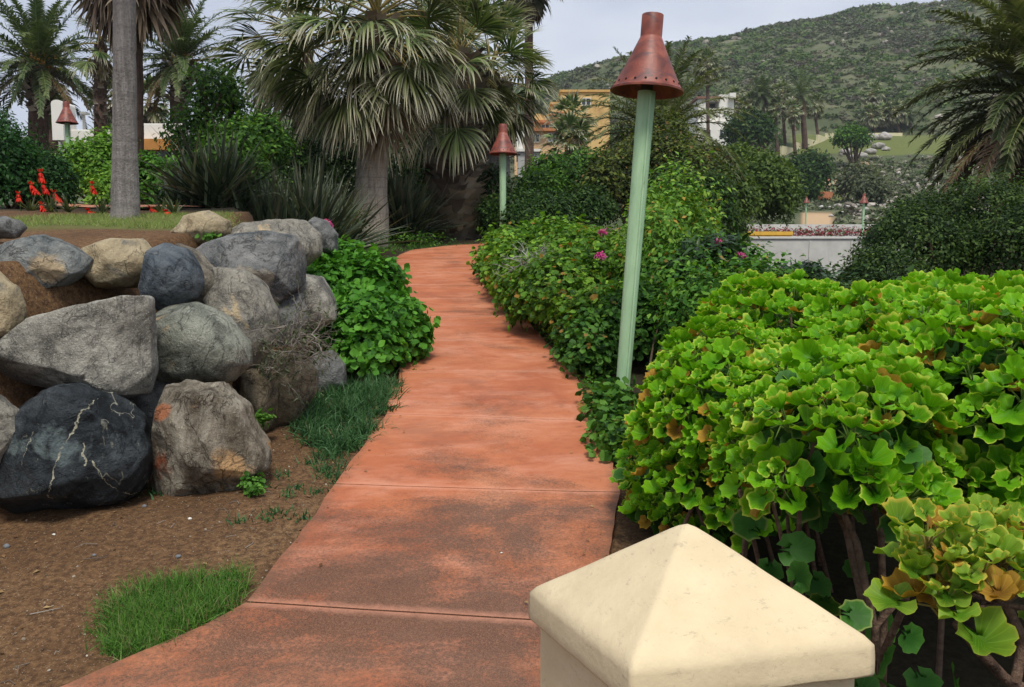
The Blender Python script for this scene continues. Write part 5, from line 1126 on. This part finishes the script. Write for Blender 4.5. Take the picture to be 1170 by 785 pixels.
p = P(322, 425, 4.95); twigs('smaller dry twig tangle low between the boulders', [p[0], p[1], p[2]], [.14, .1, .14], 20, 505, TW, .003, 300)
p = P(614, 312, 8.15); twigs('bare bleached white twigs standing out of the hedge', p, [.3, .2, .34], 40, 503, TWW, .0045)

# ------------------------------------------------------------------ grass and ground cover
GRS = fanmat('grass_blade', (.03, .10, .012), (.06, .18, .02), (.13, .28, .04), (.30, .25, .12), (.14, .26, .05))
GRY = fanmat('bed_grass_blade', (.10, .17, .03), (.17, .26, .05), (.28, .36, .09), (.36, .32, .15), (.32, .36, .12))
GRD = fanmat('lily_turf_blade', (.015, .05, .015), (.03, .10, .03), (.08, .19, .06), (.2, .2, .1), (.08, .18, .06))
def grass(name, pts, L, wd, mat, seed, blades=12, spread=.02, curl=.6, el=(35, 88), stuff=True, label=None, dead=.04):
    r_ = np.random.RandomState(seed); pts = np.repeat(np.array(pts), blades, 0); n = len(pts); p0 = pts + r_.normal(size=(n, 3)) * [spread, spread, 0]
    az = r_.rand(n) * 6.283; e = np.radians(r_.uniform(*el, n)); d0 = np.stack([np.sin(az) * np.cos(e), np.cos(az) * np.cos(e), np.sin(e)], -1)
    K = 5; p, d = curve_dir(p0, d0, L * r_.uniform(.45, 1.15, n), K, curl * r_.uniform(.3, 1.3, n)); s = np.linspace(0, 1, K)[None]
    rn = np.zeros((n, K, 4)); rn[..., 0] = (r_.rand(n) < dead)[:, None]; rn[..., 1] = r_.rand(n)[:, None]; rn[..., 2] = s; rn[..., 3] = .7
    M = Msh(); M.strips(p, nrm(np.cross(d, rv(r_, n)[:, None])), wd * (1.02 - s) * r_.uniform(.7, 1.2, (n, 1)), rn)
    ob = M.build(name, mat, origin=p0.mean(0))
    if stuff: tag(ob, kind='stuff')
    else: tag(ob, label, 'grass')
    return ob
def inpoly(px, py, pg):
    c = False; n = len(pg)
    for i in range(n):
        x1, y1 = pg[i]; x2, y2 = pg[(i + 1) % n]
        if (y1 > py) != (y2 > py) and px < (x2 - x1) * (py - y1) / (y2 - y1) + x1: c = not c
    return c
def scatter_px(pg, n, seed, off=0.0, fz=None):
    r_ = random.Random(seed); xs = [q[0] for q in pg]; ys = [q[1] for q in pg]; out = []
    while len(out) < n:
        x, y = r_.uniform(min(xs), max(xs)), r_.uniform(min(ys), max(ys))
        if inpoly(x, y, pg): g = G(x, y, off); out.append([g[0], g[1], tz(g[0], g[1]) + off * 0])
    return out
grass('grass', scatter_px([(118, 735), (125, 700), (165, 680), (215, 672), (275, 664), (282, 672), (262, 700), (225, 722), (175, 745), (135, 756)], 420, 1), .085, .0038, GRS, 601, 13, .022, .85, dead=.12)
grass('grass', scatter_px([(100, 750), (110, 690), (160, 665), (250, 650), (295, 655), (290, 690), (260, 712), (180, 760), (130, 770)], 110, 11), .06, .003, GRS, 621, 8, .02, .9, dead=.2)
grass('grass', scatter_px([(345, 480), (360, 455), (400, 440), (450, 432), (452, 452), (438, 480), (418, 508), (385, 520), (350, 515)], 95, 2), .14, .010, GRD, 603, 48, .035, 1.1)
grass('grass', scatter_px([(355, 520), (385, 520), (400, 525), (388, 548), (368, 548)], 36, 3), .09, .006, GRD, 605, 9, .03, .9)
wd_ = []
r_ = np.random.RandomState(9)
for (x, y) in ((352, 530), (375, 540), (388, 552), (345, 560), (330, 570), (318, 590), (305, 598), (275, 600), (285, 548), (300, 560), (362, 565), (340, 596), (180, 565), (325, 545), (395, 520), (60, 640), (30, 690), (90, 700)): g = G(x, y); wd_.append(g)
grass('weed_tuft', [[g[0], g[1], tz(g[0], g[1])] for g in wd_[:14] for _ in range(2)], .05, .009, GRD, 607, 14, .03, .8)
grass('grass', [[x, y, tz(x, y)] for x, y in zip(r_.uniform(-4.5, -2.3, 1500), 6.9 + 1.5 * r_.rand(1500)) if x < np.interp(y, WLY, WLX) - .45][:1300], .05, .004, GRY, 609, 9, .03, .6, dead=.2)
grass('grass', [[x, y, SLOPE * y] for x, y in zip(r_.uniform(gpalm[0] - .3, gpalm[0] + 1.9, 260), r_.uniform(MY - 1.1, MY + .2, 260)) if not bool(in_path(np.array([x]), np.array([y]))[0])], .08, .008, GRS, 611, 9, .05, .7)
SMW = leafmat('weed_leaf', (.04, .12, .015), (.08, .2, .03), (.15, .32, .05))
for (x, y, Y, s, lb) in ((300, 480, 4.75, .05, 'small leafy weed sprouting between the lower boulders'), (288, 553, 4.0, .045, 'small bright weed under the striped tan boulder'), (238, 268, 6.2, .06, 'small green weed on the pale tan boulder'), (292, 560, 3.95, .03, 'tiny weed in the dirt beside the striped boulder')):
    p = P(x, y, Y); b = root('small_weed', p - [0, 0, s], lb, 'plant'); M = Msh(); cloud(M, [[*p, s, s, s * .7]], 16, 6, s * .55, s * .25, SMALLR, int(x), dens_noise=False); M.build('foliage', SMW, b)
# edging weeds under the hedge along the path
M = Msh(); r_ = np.random.RandomState(77)
for k in range(420):
    s = r_.uniform(4.0, 12.5); x = np.interp(s, PRw[:, 1][:14], PRw[:, 0][:14]) + abs(r_.normal()) * .12 + .04
    cloud(M, [[x, s, SLOPE * s + .01, .05, .05, .035]], 4, 4, .035, .02, LEAF, k, lower=0, dens_noise=False)
tag(M.build('ground_cover', GA), kind='stuff')
# pebbles, chips and fallen twigs in the dirt
bm = bmesh.new(); bmesh.ops.create_icosphere(bm, subdivisions=1, radius=.5); IV = np.array([v.co[:] for v in bm.verts]); IF = np.array([[v.index for v in f.verts] for f in bm.faces]); bm.free()
def stone_T(seed): r2 = np.random.RandomState(seed); return (IV * (1 + r2.normal(size=(len(IV), 1)) * .12) * [1, .8, .6], IF, np.zeros(len(IV)), np.zeros(len(IV)))
PEB = leafmat('pebble_mix', (.07, .05, .04), (.20, .15, .10), (.45, .40, .33), tr=0, rough=.9)
M = Msh(); n = 9000; x = r_.uniform(-3.2, .0, n); y = r_.uniform(1.6, 7.5, n); k = (x > np.interp(y, WLY, WLX) + .1) & (x < np.interp(y, PLw[:, 1][:14], PLw[:, 0][:14]) - .01); x, y = x[k], y[k]; n = len(x)
sz = .004 + .011 * r_.rand(n) ** 5; z = terrain(x, y) + sz * .15
M.inst(stone_T(1), np.stack([x, y, z], -1), rv(r_, n), np.tile([[0, 0, 1.]], (n, 1)) + rv(r_, n) * .3, sz, np.stack([r_.rand(n) ** 1.6, r_.rand(n)], -1))
tag(M.build('gravel', PEB, smooth=False), kind='stuff')
M = Msh(); n = 420; x = r_.uniform(-3.0, -.2, n); y = r_.uniform(1.8, 7.5, n); k = (x > np.interp(y, WLY, WLX) + .1) & (x < np.interp(y, PLw[:, 1][:14], PLw[:, 0][:14]) + .05); x, y = x[k], y[k]; n = len(x)
M.inst(LEAF, np.stack([x, y, terrain(x, y) + .006], -1), rv(r_, n) * [1, 1, .15], np.tile([[0, 0, 1.]], (n, 1)) + rv(r_, n) * .35, .012 + .02 * r_.rand(n), np.stack([r_.rand(n), r_.rand(n)], -1))
tag(M.build('leaf_litter', leafmat('dry_leaf_litter', (.10, .05, .02), (.22, .13, .06), (.36, .25, .12), tr=0, rough=.9)), kind='stuff')
M = Msh(); n = 150; sy = r_.uniform(2.2, 11, n); sd_ = np.where(r_.rand(n) < .7, .93, .07) + r_.normal(size=n) * .06; sd_ = np.clip(sd_, .01, .99)
x = np.interp(sy, PLw[:, 1][:14], PLw[:, 0][:14]) * (1 - sd_) + np.interp(sy, PRw[:, 1][:14], PRw[:, 0][:14]) * sd_
M.inst(LEAF, np.stack([x, sy, SLOPE * sy + .040], -1), rv(r_, n) * [1, 1, .1], np.tile([[0, 0, 1.]], (n, 1)) + rv(r_, n) * .25, .01 + .018 * r_.rand(n), np.stack([r_.rand(n), r_.rand(n)], -1))
tag(M.build('path_litter', leafmat('dry_path_litter', (.10, .05, .02), (.22, .12, .05), (.30, .24, .09), tr=0, rough=.9)), kind='stuff')
WHS = plain('white_chip', (.7, .68, .62), .8, .1, 20); GST = plain('grey_pebble', (.16, .17, .18), .8, .3, 20)
for i, (px, py, s, mt, lb) in enumerate(((217, 600, .022, WHS, 'white stone chip in the dirt below the striped boulder'), (8, 628, .035, GST, 'grey blue pebble in the dirt near the left edge'), (204, 643, .03, GST, 'grey pebble in the dirt, halfway to the path'), (165, 585, .028, GST, 'dark stone beside the foot of the black boulder'), (108, 640, .02, GST, 'small grey pebble below the black boulder'), (62, 617, .016, WHS, 'tiny pale chip in the dirt under the black boulder'), (573, 632, .012, WHS, 'tiny white chip lying on the path'))):
    g = G(px, py, .03 if px > 500 else 0); M = Msh(); v, f = stone_T(20 + i)[:2]; M.add(v * s + [g[0], g[1], (g[2] if px > 500 else tz(g[0], g[1])) + s * .15], f); tag(M.build('pebble', mt, origin=g), lb, 'stone')
M = Msh()
for k in range(70):
    xx, yy = r_.uniform(-2.4, -.7), r_.uniform(2.2, 4.6)
    if xx > np.interp(yy, PLw[:, 1][:14], PLw[:, 0][:14]) - .1 or xx < np.interp(yy, WLY, WLX) + .3: continue
    a = r_.rand() * 6.28; L = r_.uniform(.02, .10); z = tz(xx, yy) + .004; M.tube([[xx, yy, z], [xx + math.cos(a) * L * .5, yy + math.sin(a) * L * .5, z + .008], [xx + math.cos(a + .4) * L, yy + math.sin(a + .4) * L, z + .002]], [.0018, .0015, .001], 4, 0, (r_.rand(), r_.rand(), 0, 0))
tag(M.build('twig_litter', TW), kind='stuff')

# ------------------------------------------------------------------ far slope: scrub, rocks, walkway
def hit(px, py, y0=62, y1=440):
    d = ray(px, py); ys = np.linspace(y0, y1, 1500); x = d[0] / d[1] * ys; z = EYE + d[2] / d[1] * ys
    k = np.argmax(terrain(x, ys) >= z); return np.array([x[k], ys[k], z[k]])
def tuft(seed, n=34):
    r2 = np.random.RandomState(seed); d = rv(r2, n); d[:, 2] = np.abs(d[:, 2]) * .9 - .1; c = d * [.5, .5, .5] * r2.uniform(.6, 1.05, (n, 1)); s = .13
    u = rv(r2, n); v_ = nrm(np.cross(d + rv(r2, n) * .5, u)); V = np.stack([c + u * s, c - u * s * .7 + v_ * s, c - u * s * .5 - v_ * s * .9], 1).reshape(-1, 3)
    return V, np.arange(n * 3).reshape(-1, 3), np.clip(V[:, 2], 0, 1), np.zeros(n * 3)
TUF = [tuft(k) for k in range(5)]
HSC = leafmat('hill_scrub', (.055, .07, .04), (.10, .125, .065), (.18, .20, .12), tr=.1, rough=.8)
HSC2 = leafmat('hill_scrub_green', (.035, .07, .02), (.07, .12, .035), (.13, .19, .06), tr=.1, rough=.8)
HRK = leafmat('hill_rock', (.16, .14, .12), (.30, .27, .23), (.46, .42, .37), tr=0, rough=.95)
r_ = np.random.RandomState(123)
def scrub(n, yr, ur, size, seed, mats, name='hillside_scrub', avoid=True):
    r_ = np.random.RandomState(seed); y = np.sqrt(r_.uniform(yr[0] ** 2, yr[1] ** 2, n)); u = r_.uniform(*ur, n); x = u * y
    cn = fbm(np.stack([x / 14, y / 14, x * 0], -1), 31, 3); cn2 = fbm(np.stack([x / 40, y / 40, x * 0], -1), 37, 3)
    k = r_.rand(n) < np.clip(.62 + cn * 1.3, .1, 1)
    if avoid:
        ln = ((u > .312) & (u < .56) & (y > 147) & (y < 191)) | ((u > .29) & (u < .43) & (y > 100) & (y < 131) & (r_.rand(n) < .75)) | ((u > .33) & (u < .38) & (y < 88))
        k &= ~ln
    x, y, cn2 = x[k], y[k], cn2[k]; n = len(x); sz = size * (.45 + r_.rand(n) ** 2.2 * 1.5) * np.interp(y, [60, 200, 450], [.55, 1, 1.5])
    z = terrain(x, y) - sz * .08; mt = (r_.rand(n) < np.clip(.42 + cn2 * 2.2, .05, .95)).astype(int); M = Msh()
    pick = r_.randint(0, 5, n); rn = np.stack([np.clip(r_.rand(n) + cn2 * .4, 0, 1), r_.rand(n)], -1); pur = r_.rand(n) < .15; mt[pur] = 2
    for i in range(5):
        s = pick == i; M.inst(TUF[i], np.stack([x, y, z], -1)[s], np.stack([np.cos(x[s] * 9), np.sin(x[s] * 9), 0 * x[s]], -1), np.tile([[0, 0, 1.]], (s.sum(), 1)), sz[s][:, None] * [1.25, 1.25, 1.0] * r_.uniform(.8, 1.3, (s.sum(), 3)), rn[s], mt[s])
    tag(M.build(name, mats, smooth=False), kind='stuff')
scrub(50000, (190, 455), (-.12, .78), 1.55, 701, [HSC, HSC2, GPU])
scrub(9000, (62, 192), (.2, .62), 1.1, 703, [HSC, HSC2, GPU], 'ravine_scrub')
scrub(5000, (62, 200), (-.75, .2), 2.0, 705, [HSC2, HSC2, HSC], 'low_scrub')
n = 750; y = np.sqrt(r_.uniform(190 ** 2, 450 ** 2, n)); u = r_.uniform(-.1, .75, n); x = u * y; k = fbm(np.stack([x / 25, y / 25, x * 0], -1), 41, 3) > .02; x, y = x[k], y[k]; n = len(x)
M = Msh(); M.inst(stone_T(3), np.stack([x, y, terrain(x, y) + .1], -1), rv(r_, n), rv(r_, n), 1.0 + 2.6 * r_.rand(n) ** 3, np.stack([r_.rand(n), r_.rand(n)], -1)); tag(M.build('hillside_rocks', HRK, smooth=False), kind='stuff')
n = 700; y = r_.uniform(75, 150, n); u = r_.uniform(.38, .56, n); x = u * y; M = Msh(); M.inst(stone_T(4), np.stack([x, y, terrain(x, y) + .05], -1), rv(r_, n), rv(r_, n), .3 + 1.1 * r_.rand(n) ** 3, np.stack([r_.rand(n), r_.rand(n)], -1)); tag(M.build('ravine_rocks', HRK, smooth=False), kind='stuff')
def far_rocks(lst, label, group, mat, names=None):
    for i, (px, py, s) in enumerate(lst):
        p = hit(px, py); M = Msh(); v, f = stone_T(100 + i)[:2]; sc_ = s * p[1] / FPX; v = v * [1.15, 1, .95]
        M.add(v * sc_ + p + [0, 0, sc_ * .18], f); o_ = M.build('rock', mat, origin=p, smooth=False); bevel(o_, sc_ * .08, 2); tag(o_, (names[i] if names else label), 'rock', group)
far_rocks([(966, 176, 16), (978, 168, 14), (984, 180, 14), (994, 176, 15), (1003, 170, 16), (1010, 160, 18), (998, 160, 16), (974, 182, 12), (1012, 172, 10), (990, 165, 12)], 'pale grey rock in the heap at the head of the ravine', 'rocks heaped at the head of the ravine', rockmat('rock_pale_far', (.22, .20, .18), (.36, .34, .31), (.5, .47, .43), .5, .2, crack=.2),
    ['pale rock in the ravine heap, ' + q for q in ('leftmost', 'beside the leftmost, a little higher', 'lowest one in the middle', 'middle one right of centre', 'right of centre, below the big top ones', 'largest, at the very top right', 'at the top, left of the largest', 'small one at lower left', 'small one at the right end', 'in the middle, just above the centre')])
far_rocks([(939, 238, 8), (948, 239, 9), (957, 237, 10), (968, 238, 8), (978, 236, 8), (962, 246, 9), (990, 240, 7), (950, 248, 7)], 'whitish stone in the row bordering the sandy path', 'stones bordering the sandy path', rockmat('rock_white_far', (.35, .33, .3), (.5, .48, .44), (.62, .6, .56), .6, .2, crack=.2),
    ['whitish stone by the sandy path behind the bridge, ' + q for q in ('first from the left', 'second from the left', 'third from the left', 'fourth from the left', 'fifth, upper one', 'in the lower row, right one', 'last on the right', 'in the lower row, left one')])
far_rocks([(986, 191, 15)], 'orange tinted rock alone below the rock heap', None, rockmat('rock_orange_far', (.4, .25, .13), (.52, .36, .2), (.6, .45, .3), .6, .2, crack=.2)); COL.objects[-1].pop('group', None) if 'group' in COL.objects[-1] else None
EDG = plain('pale_yellow_edging', (.58, .53, .33), .85, .1, .5); BRK = plain('brick_paving', (.34, .12, .07), .85, .25, 2)
w1 = [hit(*q) for q in ((893, 170), (908, 167), (922, 167), (934, 160), (944, 158), (950, 161), (958, 155), (966, 151))]
w2 = [hit(*q) for q in ((984, 150), (996, 146), (1010, 149), (1030, 147))]
w1 = [np.array([q[0] / q[1] * yy, yy, float(terrain(np.array([q[0] / q[1] * yy]), np.array([yy]))[0])]) for q, yy in zip(w1, np.linspace(150, 176, len(w1)))]
w2 = [np.array([q[0] / q[1] * 184, 184., tz(q[0] / q[1] * 184, 184.)]) for q in w2]
for w_, lb in ((w1, 'pale yellow stepped edging wall along the lawn walkway'), (w2, 'pale yellow low wall at the top of the lawn')):
    M = Msh()
    for a, b_ in zip(w_[:-1], w_[1:]):
        d = b_ - a; L = np.hypot(d[0], d[1]); zz = (a[2] + b_[2]) / 2; M.box([(a[0] + b_[0]) / 2, (a[1] + b_[1]) / 2, zz + .1], [L + .35, .4, 1.0 + abs(d[2]) * .5], rz=math.atan2(d[1], d[0]))
    tag(M.build('edging_wall', EDG, origin=w_[0], smooth=False), lb, 'wall')
p = hit(940, 213); p2 = np.array([p[0], p[1], p[2]]); b = root('brick_planter', p2, 'brick topped planter with pale rim on the far ravine slope', 'planter')
sw = 22 * p[1] / FPX; M = Msh()
for sx, sy, lx, ly in ((-1, 0, .25, 3.2), (1, 0, .25, 3.2), (0, -1, sw, .25), (0, 1, sw, .25)): M.box(p2 + [sx * sw / 2, sy * 1.6, .35], [lx + (.25 if lx > 1 else 0), ly, 1.0 if sy >= 0 else .7])
M.build('rim', plain('planter_rim', (.58, .42, .28), .85), b, smooth=False)
M = Msh(); v = np.array([[-sw / 2, -1.5, .4], [sw / 2, -1.5, .4], [sw / 2, 1.5, 1.35], [-sw / 2, 1.5, 1.35], [-sw / 2, -1.5, -.8], [sw / 2, -1.5, -.8], [sw / 2, 1.5, -.8], [-sw / 2, 1.5, -.8]]) * [.93, .93, 1] + p2
M.add(v, [[0, 1, 2, 3], [4, 7, 6, 5], [0, 4, 5, 1], [1, 5, 6, 2], [2, 6, 7, 3], [3, 7, 4, 0]]); M.build('brick_bed', BRK, b, smooth=False)
p = hit(943, 228); M = Msh(); w_ = 13 * p[1] / FPX
for k in range(4): M.box(p + [(-.5 + k * .3) * 1, -1 + k * .6, -.1 + k * .28], [w_, .7, .5], rz=.3)
tag(M.build('brick_steps', plain('brick_step', (.40, .17, .09), .85, .2, 2), origin=p, smooth=False), 'short flight of orange brick steps below the planter', 'steps')
p = hit(953, 219); M = Msh(); 
for k in range(2): M.box(p + [k * .5, k * .5, k * .15], [11 * p[1] / FPX, .8, .4])
tag(M.build('landing', EDG, origin=p, smooth=False), 'pale yellow landing slab at the foot of the tiny lamp', 'slab')
# upper path on the raised bed
M = Msh(); pa = np.array([[-7.6, 12.6], [-6.2, 11.4], [-5.2, 10.6], [-4.4, 10.0], [-3.9, 9.7]])
v = []
for q in pa: v += [[q[0], q[1], tz(q[0], q[1]) + .05], [q[0] + .5, q[1] + .9, tz(q[0] + .5, q[1] + .9) + .05]]
M.add(v, [[2 * k, 2 * k + 2, 2 * k + 3, 2 * k + 1] for k in range(len(pa) - 1)]); ob = M.build('upper_path', plain('pink_concrete', (.5, .22, .13), .85, .15, 2)); struct(ob)

# ------------------------------------------------------------------ haze
zmin, zmax = float(Z.min()), float(Z.max())
M = Msh(); M.box([0, 0, (zmin - 1 + zmax + 12) / 2], [1860, 1860, zmax + 12 - zmin + 1])
hm = bpy.data.materials.new('thin_air'); hm.use_nodes = True; hm.node_tree.nodes.clear()
ho = hm.node_tree.nodes.new('ShaderNodeOutputMaterial'); hv = hm.node_tree.nodes.new('ShaderNodeVolumePrincipled')
hv.inputs['Color'].default_value = (.88, .92, 1, 1); hv.inputs['Density'].default_value = .00026; hv.inputs['Anisotropy'].default_value = .2
hm.node_tree.links.new(hv.outputs[0], ho.inputs[1])
tag(M.build('haze', hm, smooth=False), kind='stuff')
SC.cycles.volume_bounces = 0
